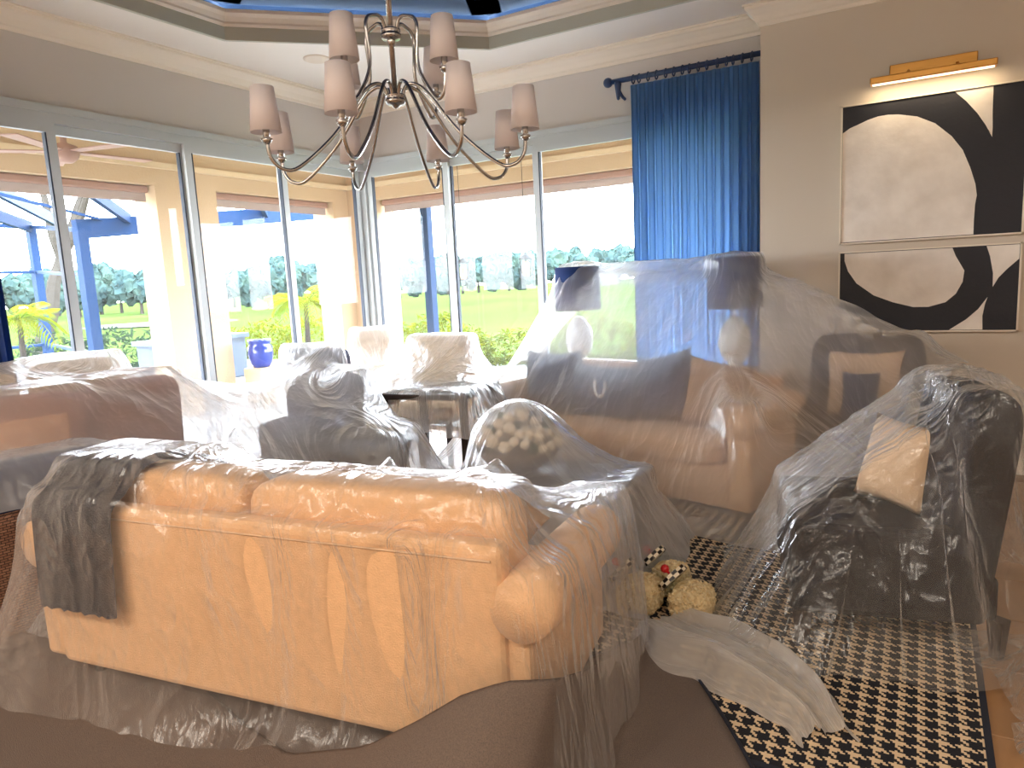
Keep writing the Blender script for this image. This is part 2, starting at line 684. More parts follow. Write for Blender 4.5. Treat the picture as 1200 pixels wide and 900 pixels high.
# walls
b = nb()
box(b, XA - 0.25, XA, 1.9, YB, HEAD + 0.11, 3.95)
box(b, XA - 0.25, XA, -3.6, 1.9, 0, 3.95)
struct('wall_left', b, 'wall_paint')
b = nb()
box(b, XA - 0.25, -1.1, YB, YB + 0.25, HEAD + 0.11, 3.95)
box(b, -1.32, -1.1, YB, YB + 0.25, 0, HEAD + 0.11)
struct('wall_back', b, 'wall_paint')
struct('wall_painting', bx(-1.15, 4.0, YP, YB + 0.25, 0, 3.95), 'painting_wall_paint')
struct('wall_right', bx(3.9, 4.1, -3.6, YP, 0, 3.95), 'painting_wall_paint')
struct('wall_front', bx(XA - 0.25, 4.1, -3.8, -3.6, 0, 3.95), 'painting_wall_paint')

# tray ceiling: an octagonal recess
TX0, TX1, TY0, TY1, TCH = -4.84, 1.0, -0.55, 5.57, 1.52
octo = [(TX0 + TCH, TY0), (TX1 - TCH, TY0), (TX1, TY0 + TCH), (TX1, TY1 - TCH), (TX1 - TCH, TY1), (TX0 + TCH, TY1), (TX0, TY1 - TCH), (TX0, TY0 + TCH)]
b = nb()
es = []
for loop in ([(XA - 0.2, -3.7), (4.05, -3.7), (4.05, YB + 0.2), (XA - 0.2, YB + 0.2)], octo):
    vs = [b.verts.new((p[0], p[1], ZC)) for p in loop]
    for i in range(len(vs)):
        es.append(b.edges.new((vs[i], vs[(i + 1) % len(vs)])))
bmesh.ops.triangle_fill(b, edges=es, use_beauty=True, normal=(0, 0, -1))
r = bmesh.ops.extrude_face_region(b, geom=list(b.faces))
for v in r['geom']:
    if isinstance(v, bmesh.types.BMVert):
        v.co.z += 0.09
struct('ceiling', b, 'ceiling_paint')
ceiling = bpy.data.objects['ceiling']
octl = octo                                           # anticlockwise: left of the path is inward
b = nb()
sweep(b, octl, [(-0.02, ZC + 0.0), (0.0, ZC - 0.004), (0.012, ZC), (0.012, ZC + 0.10), (-0.02, ZC + 0.10)], True)
struct('trim_1', b, 'tray_grey')
b = nb()
sweep(b, octl, [(-0.02, ZC + 0.10), (0.02, ZC + 0.10), (0.035, ZC + 0.115), (0.035, ZC + 0.13), (0.06, ZC + 0.16), (0.09, ZC + 0.18), (0.095, ZC + 0.205), (-0.02, ZC + 0.205)], True)
struct('trim_2', b, 'trim_paint')
b = nb()
sweep(b, octl, [(-0.06, ZC + 0.20), (-0.04, ZC + 0.20), (-0.04, ZC + 0.36), (-0.06, ZC + 0.36)], True)
struct('tray_riser', b, 'tray_blue', ceiling)
b = nb()
vs = [b.verts.new((p[0], p[1], ZC + 0.34)) for p in octo]
b.faces.new(vs)
r = bmesh.ops.extrude_face_region(b, geom=list(b.faces))
for v in r['geom']:
    if isinstance(v, bmesh.types.BMVert):
        v.co.z += 0.05
struct('tray_ceiling', b, 'tray_navy', ceiling)
CX, CY = (TX0 + TX1) / 2, (TY0 + TY1) / 2
for k, p in enumerate(octo):                          # painted ribs from the corners to the middle, and a rim band
    d = Vector((p[0] - CX, p[1] - CY))
    L = d.length
    b = bx(0.5, L - 0.05, -0.13, 0.13, ZC + 0.27, ZC + 0.34)
    struct('tray_rib', b, 'tray_blue', ceiling, loc=(CX, CY, 0), rotz=math.atan2(d.y, d.x))
b = nb()
sweep(b, octo, [(0.0, ZC + 0.27), (0.34, ZC + 0.27), (0.34, ZC + 0.34), (0.0, ZC + 0.34)], True)
struct('tray_band', b, 'tray_blue', ceiling)

# crown mouldings, one per run of wall (inward is left of the path)
crown = [(0, ZC - 0.15), (0.012, ZC - 0.15), (0.016, ZC - 0.125), (0.03, ZC - 0.115), (0.05, ZC - 0.08), (0.085, ZC - 0.045), (0.10, ZC - 0.035), (0.10, ZC - 0.015), (0.115, ZC - 0.012), (0.115, ZC), (0, ZC)]
b = nb()
sweep(b, [(4.0, YP), (-1.15, YP), (-1.15, YB), (XA, YB), (XA, -3.6)], crown)
struct('trim_3', b, 'trim_paint')
base = [(0, 0), (0.016, 0), (0.016, 0.115), (0.012, 0.125), (0.012, 0.14), (0.004, 0.155), (0, 0.155)]
b = nb()
sweep(b, [(4.0, YP), (-1.15, YP), (-1.15, YB)], base)
struct('baseboard_right', b, 'trim_paint')
b = nb()
lathe(b, [(0.0, 0.0), (0.10, 0.0), (0.115, 0.006), (0.115, 0.014), (0.0, 0.014)], 28)
tag(obj('ceiling_speaker', b, 'speaker_white', loc=(-4.62, 4.82, ZC - 0.014)), 'round white speaker grille in the ceiling behind the chandelier', 'speaker')

# sliding glass doors
b = nb()
box(b, XA - 0.10, XA + 0.02, 1.9, YB, HEAD, HEAD + 0.12)
box(b, XA - 0.06, XA + 0.035, 1.9, YB, HEAD + 0.07, HEAD + 0.12)
struct('trim_4', b, 'door_frame')
b = nb()
box(b, XA, -1.32, YB - 0.02, YB + 0.10, HEAD, HEAD + 0.12)
box(b, XA, -1.32, YB - 0.035, YB + 0.06, HEAD + 0.07, HEAD + 0.12)
struct('trim_5', b, 'door_frame')
b = nb()
box(b, XA - 0.07, XA + 0.05, YB - 0.05, YB + 0.07, 0, HEAD)
struct('trim_6', b, 'door_frame')


def door_panel(k, axis, a0, a1):
    e = bpy.data.objects.new('window_%d' % k, None)
    C.objects.link(e)
    e['kind'] = 'structure'
    off = 0.022 if k % 2 else -0.022

    def pb(u0, u1, z0, z1, t, m, name):
        if axis == 'y':
            bm_ = bx(XA - 0.02 + off - t, XA - 0.02 + off + t, u0, u1, z0, z1)
        else:
            bm_ = bx(u0, u1, YB + 0.02 - off - t, YB + 0.02 - off + t, z0, z1)
        return obj(name, bm_, m, e)
    w = 0.062
    pb(a0, a0 + w, 0.0, HEAD, 0.02, 'door_frame', 'stile')
    pb(a1 - w, a1, 0.0, HEAD, 0.02, 'door_frame', 'stile')
    pb(a0 + w, a1 - w, HEAD - 0.07, HEAD, 0.02, 'door_frame', 'rail')
    pb(a0 + w, a1 - w, 0.0, 0.09, 0.02, 'door_frame', 'rail')
    pb(a0 + w + 0.002, a0 + w + 0.012, 0.09, HEAD - 0.07, 0.021, 'door_gasket', 'gasket')
    pb(a1 - w - 0.012, a1 - w - 0.002, 0.09, HEAD - 0.07, 0.021, 'door_gasket', 'gasket')
    pb(a0 + w, a1 - w, 0.09, HEAD - 0.07, 0.003, 'door_glass', 'pane')


for k, (a0, a1) in enumerate(((1.91, 2.95), (2.90, 4.03), (3.98, 5.08), (5.03, 6.16))):
    door_panel(k + 1, 'y', a0, a1)
for k, (a0, a1) in enumerate(((-5.35, -4.27), (-4.33, -3.22), (-3.28, -2.2), (-2.25, -1.33))):
    door_panel(k + 5, 'x', a0, a1)

# recessed ceiling lamps further back in the room (warm)
CAN_W = 33
for k, (x, y) in enumerate(((-3.6, -1.6), (-2.0, -1.6), (-0.4, -1.6), (1.4, -1.2), (2.2, 0.6), (-3.6, -2.8), (-0.4, -2.8))):
    t = thing('recessed_downlight', 'warm recessed ceiling downlight outside the photo', 'downlight', (x, y, ZC - 0.012), 0, 'recessed downlights')
    b = nb()
    lathe(b, [(0.0, 0.004), (0.062, 0.004), (0.075, 0.0), (0.09, 0.0), (0.09, 0.012), (0.0, 0.012)], 20)
    obj('trim_ring', b, 'trim_paint', t)
    area('downlight', (x, y, ZC - 0.03), (0.12, 0.12), CAN_W, (1.0, 0.875, 0.735), (0.0, 0.12, -1), shape='DISK', spread=PI)

# ------------------------------------------------------------------ lanai and garden
XL, YL, ZBM = -8.4, 9.2, 2.95
struct('patio_floor', bx(XL - 6.5, 0.5, -6, YB + 0.25 + 5.0, -0.14, -0.03), 'patio_stone')
b = nb()
box(b, XL - 0.45, XL, -6, YL + 0.45, ZBM, 3.6)
struct('lanai_beam_left', b, 'stucco')
struct('lanai_beam_back', bx(XL, 1.5, YL, YL + 0.45, ZBM, 3.6), 'stucco')
b = nb()
box(b, XL - 0.02, XL + 0.07, -6, YL, ZBM + 0.20, ZBM + 0.27)
box(b, XL, 1.5, YL - 0.07, YL + 0.02, ZBM + 0.20, ZBM + 0.27)
struct('lanai_ledge', b, 'lanai_white', bpy.data.objects['lanai_beam_left'])
b = nb()
box(b, XL, XA - 0.25, -6, YL + 0.3, 3.55, 3.65)
box(b, XA - 0.25, 1.5, YB + 0.25, YL + 0.3, 3.55, 3.65)
struct('lanai_ceiling', b, 'lanai_white')
b = nb()
box(b, XL - 0.45, XL, 5.72, 6.62, -0.03, ZBM)
box(b, XL - 0.5, XL + 0.05, 5.67, 6.67, -0.03, 0.25)
struct('lanai_column_side', b, 'stucco')
b = nb()
box(b, XL - 0.45, XL, 8.85, YL + 0.45, -0.03, ZBM)
box(b, XL, XL + 0.62, YL, YL + 0.45, -0.03, ZBM)
struct('lanai_column_corner', b, 'stucco')
struct('lanai_column_back', bx(-1.2, -0.4, YL, YL + 0.45, -0.03, ZBM), 'stucco')
for nm, lab, dims in (('roller_shade', 'rolled-up sun shade under the patio beam beyond the corner doors', (XL - 0.2, XL - 0.1, 6.64, 8.84)),
                      ('roller_shade', 'rolled-up sun shade under the patio beam beside the ceiling fan', (XL - 0.2, XL - 0.1, 2.0, 5.70)),
                      ('roller_shade', 'rolled-up sun shade under the long patio beam facing the golf course', (XL + 0.64, -1.22, YL + 0.1, YL + 0.2))):
    t = thing(nm, lab, 'sun shade', ((dims[0] + dims[1]) / 2, (dims[2] + dims[3]) / 2, ZBM), 0, 'patio sun shades')
    hx, hy = (dims[1] - dims[0]) / 2, (dims[3] - dims[2]) / 2
    obj('cassette', rbox(-hx, hx, -hy, hy, -0.092, -0.003, 0.02, 2), 'fan_brown', t)
    obj('screen', bx(-0.004 if hx < hy else -hx + 0.02, 0.004 if hx < hy else hx - 0.02, -hy + 0.02 if hx < hy else -0.004, hy - 0.02 if hx < hy else 0.004, -0.2, -0.085), 'shade_mesh', t)

# screen enclosure (pool cage)
cage = thing('screen_enclosure', 'dark blue metal pool screen enclosure frame beyond the patio', 'enclosure', (-12, 4, 0))


def bar(p, q, w, h, name='beam', m='cage_metal', parent=None, off=(12, -4, 0)):
    p, q = Vector(p) + Vector(off), Vector(q) + Vector(off)
    d = q - p
    bm_ = bx(-w / 2, w / 2, -h / 2, h / 2, 0, d.length)
    xf(bm_, Matrix.Translation(p) @ d.to_track_quat('Z', 'Y').to_matrix().to_4x4())
    return obj(name, bm_, m, parent or cage)


bar((-11.5, 6.47, -0.1), (-11.5, 6.47, 2.7), 0.16, 0.16, 'post')
bar((-14.8, 7.40, -0.1), (-14.8, 7.40, 3.0), 0.14, 0.14, 'post')
bar((-14.8, 2.2, -0.1), (-14.8, 2.2, 3.0), 0.12, 0.12, 'post')
bar((-11.5, 6.4, 2.66), (-11.5, 13.2, 3.38), 0.14, 0.30, 'beam')
bar((-14.8, -3, 3.0), (-14.8, 7.4, 3.0), 0.07, 0.07, 'beam')
bar((-14.8, 7.4, 3.0), (-11.5, 6.47, 2.66), 0.07, 0.07, 'beam')
bar((-14.8, -3, 2.15), (-14.8, 7.4, 2.15), 0.05, 0.05, 'rail')
bar((-14.8, 7.4, 2.15), (-11.5, 6.47, 1.95), 0.05, 0.05, 'rail')
bar((-14.8, -3, 0.75), (-14.8, 7.4, 0.75), 0.05, 0.05, 'rail')
bar((-14.8, 7.4, 0.75), (-11.5, 6.47, 0.7), 0.05, 0.05, 'rail')
for (p, q, w) in (((-8.9, 4.2, 3.55), (-11.5, 7.3, 2.86), 0.17), ((-8.9, 5.2, 3.62), (-11.5, 8.15, 2.95), 0.17), ((-8.9, 7.4, 3.7), (-11.5, 10.2, 3.1), 0.17),
                  ((-8.9, 2.9, 3.5), (-14.8, 7.9, 3.12), 0.2), ((-8.9, 1.9, 3.3), (-14.8, 7.4, 3.0), 0.2), ((-8.9, 0.3, 3.3), (-14.8, 4.4, 3.0), 0.2)):
    bar(p, q, 0.08, w, 'rafter')
bar((-10.2, 2.5, 3.42), (-11.5, 7.0, 2.8), 0.03, 0.04, 'purlin')
bar((-12.6, 3.5, 3.2), (-14.8, 7.4, 3.0), 0.03, 0.04, 'purlin')
cage2 = tag(obj('screen_post', bx(-0.07, 0.07, -0.07, 0.07, -0.03, ZBM), 'cage_metal', loc=(-7.02, YL + 0.3, 0)), 'slim dark blue metal post standing in the patio opening facing the golf course', 'post')

# ceiling fan on the lanai
fan = thing('ceiling_fan', 'brown patio ceiling fan seen through the leftmost glass doors', 'fan', (-7.1, 3.95, 2.96))
b = nb()
lathe(b, [(0.0, -0.10), (0.06, -0.10), (0.11, -0.06), (0.13, 0.0), (0.11, 0.05), (0.03, 0.08), (0.03, 0.56), (0.06, 0.6), (0.0, 0.6)], 24)
obj('motor', b, 'fan_brown', fan, smooth=True)
for k in range(5):
    b = rbox(0.12, 0.82, -0.075, 0.075, -0.006, 0.006, 0.005, 1)
    for v in b.verts:
        v.co.y *= 0.7 + 0.45 * v.co.x
    obj('blade', b, 'fan_brown', fan, rotz=k * 2 * PI / 5 + 0.25)

# lantern reflections in the door glass, built as solid lanterns outside
for k, (x, y) in enumerate(((-5.72, 8.55), (-4.72, 8.6))):
    t = thing('reflected_lantern', ('reflected glowing cage lantern, built hanging on a thin chain between the back door mullions', 'reflected glowing cage lantern, built hanging behind the back door mullion nearest the curtain')[k], 'lantern', (x, y, 1.58), 0, 'reflected lanterns')
    b = nb()
    for i in range(6):
        a = i * PI / 3
        tube(b, [(0.085 * math.cos(a), 0.085 * math.sin(a), 0), (0.085 * math.cos(a), 0.085 * math.sin(a), 0.24)], 0.009, 5)
    lathe(b, [(0.0, -0.012), (0.095, -0.012), (0.095, 0.008), (0.0, 0.008)], 18)
    lathe(b, [(0.0, 0.235), (0.095, 0.235), (0.10, 0.25), (0.05, 0.29), (0.012, 0.31), (0.012, 0.36), (0.0, 0.36)], 18)
    obj('cage', b, 'lantern_metal', t)
    b = nb()
    lathe(b, [(0.0, 0.02), (0.03, 0.02), (0.045, 0.06), (0.045, 0.16), (0.02, 0.2), (0.0, 0.2)], 14)
    obj('bulb', b, 'lantern_glow', t, smooth=True)
    b = nb()
    tube(b, [(0, 0, 0.35), (0, 0, 1.97)], 0.004, 5)
    obj('chain', b, 'lantern_metal', t)

# lawn, sand and far trees
b = nb()
N = 60
gx = np.concatenate((-np.geomspace(420, 12, 40), np.linspace(-8, 60, 14)))
gy = np.concatenate((np.linspace(-120, 6, 16), np.geomspace(10, 330, 40)))


def gz(x, y):
    d = math.hypot(x, y)
    z = -0.22 - 0.35 * (1 - math.exp(-((d - 12) / 16) ** 2)) * (d > 12)
    z += 1.15 * math.exp(-(((x + 28) / 34) ** 2 + ((y - 62) / 22) ** 2)) + 0.35 * math.sin(x * 0.05) * math.sin(y * 0.045) * min(1, d / 60)
    return z


vv = [[b.verts.new((x, y, gz(x, y))) for x in gx] for y in gy]
for j in range(len(gy) - 1):
    for i in range(len(gx) - 1):
        b.faces.new((vv[j][i], vv[j][i + 1], vv[j + 1][i + 1], vv[j + 1][i]))
struct('ground_lawn', b, 'grass', smooth=True)
b = nb()
lathe(b, [(0.0, 0.0), (5, 0.0), (6, -0.15), (0.0, -0.15)], 26)
for v in b.verts:
    v.co.y *= 0.45
s = obj('sand_bunker', b, 'sand', loc=(-52, 34.5, gz(-52, 34.5) + 0.2), rotz=0.6)
s['kind'] = 'structure'


def blob_crown(seed, n, rx, rz, r0, r1, sub=2):
    rnd = random.Random(seed)
    bm_ = nb()
    for k in range(n):
        a = rnd.uniform(0, 2 * PI)
        rr = rx * math.sqrt(rnd.random())
        zz = rnd.uniform(-rz, rz) * (1 - 0.5 * rr / rx)
        g = bmesh.ops.create_icosphere(bm_, subdivisions=sub, radius=rnd.uniform(r0, r1), matrix=Matrix.Translation((rr * math.cos(a), rr * math.sin(a), zz)))
        for v in g['verts']:
            q = v.co * 2.2 / r1 + Vector((seed * 7.1, k, 0))
            v.co += noise.noise_vector(q) * r1 * 0.42 + noise.noise_vector(q * 2.7) * r1 * 0.2
    return bm_


tree_protos = []
for s_ in range(5):
    bmc = blob_crown(s_ + 1, 16, 2.2, 1.9, 0.7, 1.35, 3)
    me = bpy.data.meshes.new('crown')
    bmc.to_mesh(me)
    bmc.free()
    me.materials.append(MATS['tree_far'])
    bmt = nb()
    tube(bmt, [(0, 0, -4.4), (0.1, 0, -2.5), (0.0, 0.1, -0.5)], [0.28, 0.2, 0.12], 6)
    mt = bpy.data.meshes.new('trunk')
    bmt.to_mesh(mt)
    bmt.free()
    mt.materials.append(MATS['bark'])
    tree_protos.append((me, mt))
rnd = random.Random(11)
tree_spots = []
for k, px in enumerate(np.linspace(-65, -14, 42)):      # bearing of each tree, degrees from +Y to the left; three staggered rows
    a = math.radians(px)
    d = 96 + 13 * (k % 3) + rnd.uniform(-1.5, 1.5)
    tree_spots.append((math.sin(a) * d, math.cos(a) * d, rnd.uniform(0.85, 1.1) * (0.85 + 0.16 * (k % 3)), px))
for k, (x, y, s_, px) in enumerate(tree_spots):
    where = 'behind the potted palms' if px < -50 else 'beyond the side glass doors' if px < -41 else 'beyond the back glass doors' if px < -20 else 'behind the curtain side'
    t = thing('far_tree', 'hazy green tree in the far golf course treeline ' + where, 'tree', (x, y, gz(x, y)), rnd.uniform(0, 6.28), 'golf course treeline ' + where)
    me, mt = tree_protos[k % 5]
    o1 = obj('crown', me, None, t, loc=(0, 0, 3.5 * s_))
    o2 = obj('trunk', mt, None, t, loc=(0, 0, 3.5 * s_))
    o1.scale = (0.98 * s_, 0.98 * s_, 1.15 * s_)
    o2.scale = (s_, s_, s_)

# big branching tree by the cage
bt = thing('oak_tree', 'tall branching tree behind the screen enclosure at far left', 'tree', (-25.5, 12.5, -0.4))
b = nb()
rnd = random.Random(5)
ends = []


def branch(p, d, L, r, depth):
    pts = [p]
    q = p.copy()
    dd = d.copy()
    for i in range(4):
        dd = (dd + Vector((rnd.uniform(-0.2, 0.2), rnd.uniform(-0.2, 0.2), rnd.uniform(-0.02, 0.16)))).normalized()
        q = q + dd * L / 4
        pts.append(q.copy())
    tube(b, pts, [r * (1 - 0.13 * i) for i in range(5)], 6)
    if depth == 0:
        ends.append(q)
        return
    for k in range(3 if depth > 1 else 2):
        nd = (dd + Vector((rnd.uniform(-0.9, 0.9), rnd.uniform(-0.9, 0.9), rnd.uniform(-0.1, 0.6)))).normalized()
        branch(q, nd, L * 0.72, r * 0.55, depth - 1)


branch(Vector((0, 0, 0)), Vector((0.1, 0.1, 1)), 3.6, 0.33, 3)
obj('trunk', b, 'bark', bt)
b = nb()
for e in ends:
    for k in range(26):
        c = e + Vector((rnd.gauss(0, 0.75), rnd.gauss(0, 0.75), rnd.gauss(0.1, 0.45)))
        M = Matrix.Translation(c) @ Matrix.Rotation(rnd.uniform(0, 6.28), 4, Vector((rnd.uniform(-1, 1), rnd.uniform(-1, 1), rnd.uniform(-1, 1))).normalized())
        s_ = rnd.uniform(0.10, 0.22)
        b.faces.new([b.verts.new(M @ Vector(p)) for p in ((-s_, 0, 0), (0, -s_ * 0.5, 0.02), (s_, 0, 0), (0, s_ * 0.5, 0.02))])
obj('foliage', b, 'tree_near', bt)


def leaf_shrub(seed, rx, ry, rz, n, ls):
    rnd_ = random.Random(seed)
    bm_ = nb()
    for k in range(n):
        v = Vector((rnd_.gauss(0, 1), rnd_.gauss(0, 1), rnd_.gauss(0, 1))).normalized() * rnd_.uniform(0.72, 1.05)
        c = Vector((v.x * rx, v.y * ry, abs(v.z) ** 0.8 * rz * (1 if v.z > 0 else 0.25) + 0.05))
        M = Matrix.Translation(c) @ Matrix.Rotation(rnd_.uniform(0, 6.28), 4, Vector((rnd_.uniform(-1, 1), rnd_.uniform(-1, 1), rnd_.uniform(-1, 1))).normalized())
        s_ = ls * rnd_.uniform(0.6, 1.3)
        b4 = [bm_.verts.new(M @ Vector(p)) for p in ((-s_, 0, 0), (-0.2 * s_, -s_ * 0.34, 0.015), (s_, 0, 0), (-0.2 * s_, s_ * 0.34, 0.015))]
        bm_.faces.new(b4)
    return bm_


def mesh_of(bm_, name, m):
    me_ = bpy.data.meshes.new(name)
    bm_.to_mesh(me_)
    bm_.free()
    me_.materials.append(MATS[m])
    return me_


hy = [mesh_of(leaf_shrub(21 + k, 0.85, 0.6, 0.95, 1100, 0.075), 'shrub', 'leaf_yellow') for k in range(3)]
hg = [mesh_of(leaf_shrub(31 + k, 0.8, 0.6, 1.05, 1000, 0.08), 'shrub', 'leaf_green') for k in range(2)]
ph = ['in the hedge right beside the slim blue patio post', 'in the hedge below the reflected lanterns', 'in the hedge beside the draped lamps', 'in the hedge behind the draped lamps']
for k, x in enumerate(np.linspace(-9.6, -2.2, 9)):
    q = ph[0] if k < 3 else ph[1] if k < 5 else ph[2] if k < 7 else ph[3]
    o = tag(obj('hedge_shrub', hy[k % 3], None, loc=(x, 11.7 + 0.25 * math.sin(k * 2.3), -0.15), rotz=k * 1.3), 'bright yellow-green leafy shrub ' + q, 'shrub', 'yellow hedge ' + q)
    o.scale = (1, 1, 0.92 + 0.18 * math.sin(k * 1.7))
ys = np.linspace(5.5, 12.5, 7)
for k, y in enumerate(ys):
    q = 'along the pool enclosure' if k < 3 else 'behind the blue urn'
    o = tag(obj('garden_shrub', (hg[k % 2] if k < 4 else hy[k % 3]), None, loc=(-15.6 + 0.25 * k, y + 1.0, -0.15), rotz=k * 2.1), ('dark green' if k < 4 else 'yellow-green') + ' leafy shrub ' + q, 'shrub', 'shrubs ' + ('dark ' if k < 4 else 'yellow ') + q)


def frond_bm(L, droop, n=16):
    bm_ = nb()
    pts = []
    for i in range(n + 1):
        t = i / n
        pts.append(Vector((L * (t - 0.12 * t * t), 0, L * (0.55 * t - droop * t * t))))
    tube(bm_, pts, [0.014 * (1 - 0.8 * i / n) for i in range(n + 1)], 5)
    for i in range(2, n + 1):
        p = pts[i]
        d = (pts[i] - pts[i - 1]).normalized()
        ll = L * 0.42 * math.sin(PI * (0.12 + 0.85 * i / n)) + 0.03
        for s_ in (-1, 1):
            tip = p + d * ll * 0.55 + Vector((0, s_ * ll * 0.7, -ll * 0.35))
            mid = p + d * ll * 0.25 + Vector((0, s_ * ll * 0.4, -ll * 0.06))
            w = Vector((0.016, 0, 0.0)) + d * 0.012
            v4 = [bm_.verts.new(q) for q in (p, mid - w, tip, mid + w)]
            bm_.faces.new(v4)
    return bm_


FR = [mesh_of(frond_bm(0.95, dr), 'frond', 'palm_leaf') for dr in (0.35, 0.75, 1.1)]


def palm(loc, label, trunk_h, scale, pot, seed):
    t = thing('potted_palm', label, 'palm', loc, 0, 'potted palms')
    rnd_ = random.Random(seed)
    b_ = nb()
    if pot == 'box':
        lathe(b_, [(0.0, 0), (0.30, 0), (0.38, 0.55), (0.40, 0.62), (0.34, 0.62), (0.33, 0.55), (0.0, 0.55)], 4)
        xf(b_, rot('Z', 45))
    else:
        lathe(b_, [(0.0, 0), (0.20, 0), (0.30, 0.25), (0.31, 0.42), (0.33, 0.46), (0.27, 0.46), (0.26, 0.4), (0.0, 0.4)], 24)
    obj('pot', b_, 'planter_grey', t)
    z0 = 0.5
    b_ = nb()
    tube(b_, [(0, 0, z0 - 0.1), (0.02, 0.01, z0 + trunk_h * 0.5), (0.0, 0.03, z0 + trunk_h)], [0.06, 0.045, 0.04], 8)
    obj('trunk', b_, 'bark', t)
    for k in range(15):
        o = obj('frond', FR[k % 3], None, t, loc=(0, 0.03, z0 + trunk_h - 0.03))
        o.rotation_euler = (rnd_.uniform(-0.2, 0.2), rnd_.uniform(-0.25, 0.15), k * 2.4 + rnd_.uniform(-0.3, 0.3))
        s_ = scale * rnd_.uniform(0.8, 1.1)
        o.scale = (s_, s_, s_)


palm((-12.6, 5.9, -0.03), 'green palm in a square grey planter seen through the leftmost glass pane', 0.85, 0.8, 'box', 3)
palm((-10.3, 9.85, -0.03), 'yellow-green palm seen through the glass doors next to the corner post', 0.85, 0.95, 'round', 4)
b = nb()
lathe(b, [(0.0, 0), (0.11, 0), (0.15, 0.06), (0.175, 0.19), (0.17, 0.28), (0.14, 0.33), (0.155, 0.36), (0.16, 0.39), (0.135, 0.39), (0.12, 0.34), (0.0, 0.33)], 32)
tag(obj('ceramic_urn', b, 'urn_blue', loc=(-8.12, 6.86, 0.50), smooth=True), 'cobalt blue glazed ceramic urn on a plinth behind the glass door', 'urn')
tag(obj('urn_plinth', rbox(-0.18, 0.18, -0.18, 0.18, 0, 0.53, 0.02, 2), 'stucco', loc=(-8.12, 6.86, -0.03)), 'square stucco plinth under the blue urn', 'plinth')
b = rbox(-0.9, 0.9, -0.3, 0.3, -0.23, 0.58, 0.03, 2)
box(b, -0.95, 0.95, -0.35, 0.35, 0.52, 0.60)
tag(obj('stone_planter', b, 'planter_grey', loc=(-11.6, 8.3, 0.2), rotz=1.5), 'long blue-grey stone planter standing beside the stucco column', 'planter')

# ------------------------------------------------------------------ chandelier
CHX, CHY = -1.92, 2.44
ch = thing('chandelier', 'two-tier nickel chandelier with twelve white tapered shades', 'chandelier', (CHX, CHY, 0))
b = nb()
tube(b, [(0, 0, 2.30), (0, 0, ZC + 0.3)], 0.012, 12)
lathe(b, [(0, 2.52), (0.014, 2.52), (0.018, 2.54), (0.014, 2.56), (0.0, 2.56)], 14)
obj('stem', b, 'nickel', ch, smooth=True)
for z in (2.31, 2.565):
    b = nb()
    lathe(b, [(0.0, -0.035), (0.012, -0.03), (0.015, -0.02), (0.036, -0.018), (0.042, -0.01), (0.042, 0.0), (0.034, 0.006), (0.04, 0.012), (0.04, 0.02), (0.02, 0.028), (0.0, 0.03)], 24, (0, 0, z))
    obj('hub', b, 'nickel', ch, smooth=True)
SHADE = None


def chandelier_arm(ang, R, zh, zs):
    global SHADE
    dz = zs - 0.115 - zh                               # cup height relative to hub
    pts = [(0.03, 0, 0.01), (0.05, 0, 0.05), (0.085, 0, 0.055), (0.14, 0, 0.015), (R * 0.5, 0, dz * 0.62 - 0.03), (R * 0.78, 0, dz - 0.085), (R * 0.91, 0, dz - 0.095), (R * 0.985, 0, dz - 0.055), (R, 0, dz)]
    b_ = tube(nb(), smooth_path(pts, 5), 0.0075, 8)
    a_ = obj('arm', b_, 'nickel', ch, smooth=True, loc=(0, 0, zh), rotz=ang)
    b_ = nb()
    lathe(b_, [(0.0, -0.01), (0.008, -0.01), (0.016, 0.0), (0.022, 0.012), (0.01, 0.016), (0.013, 0.02), (0.013, 0.075), (0.0, 0.075)], 14, (R, 0, dz))
    obj('candle_cup', b_, 'nickel', a_, smooth=True)
    if SHADE is None:
        b_ = nb()
        n_ = 28
        ro = [(0.058, -0.08), (0.043, 0.084)]
        rings = []
        for r_, z_ in (ro[0], ro[1], (0.0415, 0.084), (0.0565, -0.08)):
            rings.append([b_.verts.new((r_ * math.cos(k * 2 * PI / n_), r_ * math.sin(k * 2 * PI / n_), z_)) for k in range(n_)])
        for q in range(4):
            for k in range(n_):
                b_.faces.new((rings[q][k], rings[q][(k + 1) % n_], rings[(q + 1) % 4][(k + 1) % n_], rings[(q + 1) % 4][k]))
        SHADE = mesh_of(b_, 'shade', 'shade_white')
        SHADE.polygons.foreach_set('use_smooth', [True] * len(SHADE.polygons))
    obj('shade', SHADE, None, a_, loc=(R, 0, dz + 0.115))


for k in range(8):
    chandelier_arm(math.radians(108 + 45 * k), 0.54, 2.31, 2.225)
for k in range(4):
    chandelier_arm(math.radians(86 + 90 * k), 0.27, 2.565, 2.49)

# ------------------------------------------------------------------ curtains
ROD_Y, ROD_Z = YB - 0.16, 3.2
rod = thing('curtain_rod', 'navy curtain rod with knob finial above the blue curtain', 'curtain rod', (-2.4, ROD_Y, ROD_Z))
b = nb()
tube(b, [(0.0, 0, 0), (1.25, 0, 0.0)], 0.022, 14)
obj('rod', b, 'navy_rod', rod, smooth=True)
b = nb()
bmesh.ops.create_icosphere(b, subdivisions=3, radius=0.042, matrix=Matrix.Translation((-0.03, 0, 0)))
obj('finial', b, 'navy_rod', rod, smooth=True)
b = nb()
tube(b, smooth_path([(0.06, 0.0, -0.02), (0.06, 0.02, -0.07), (0.06, 0.10, -0.11), (0.06, 0.158, -0.12)], 4), 0.014, 8)
lathe(b, [(0.0, -0.16), (0.014, -0.15), (0.03, -0.03), (0.03, -0.01), (0.0, -0.01)], 12, (0.06, 0, 0))
obj('bracket', b, 'navy_rod', rod, smooth=True)
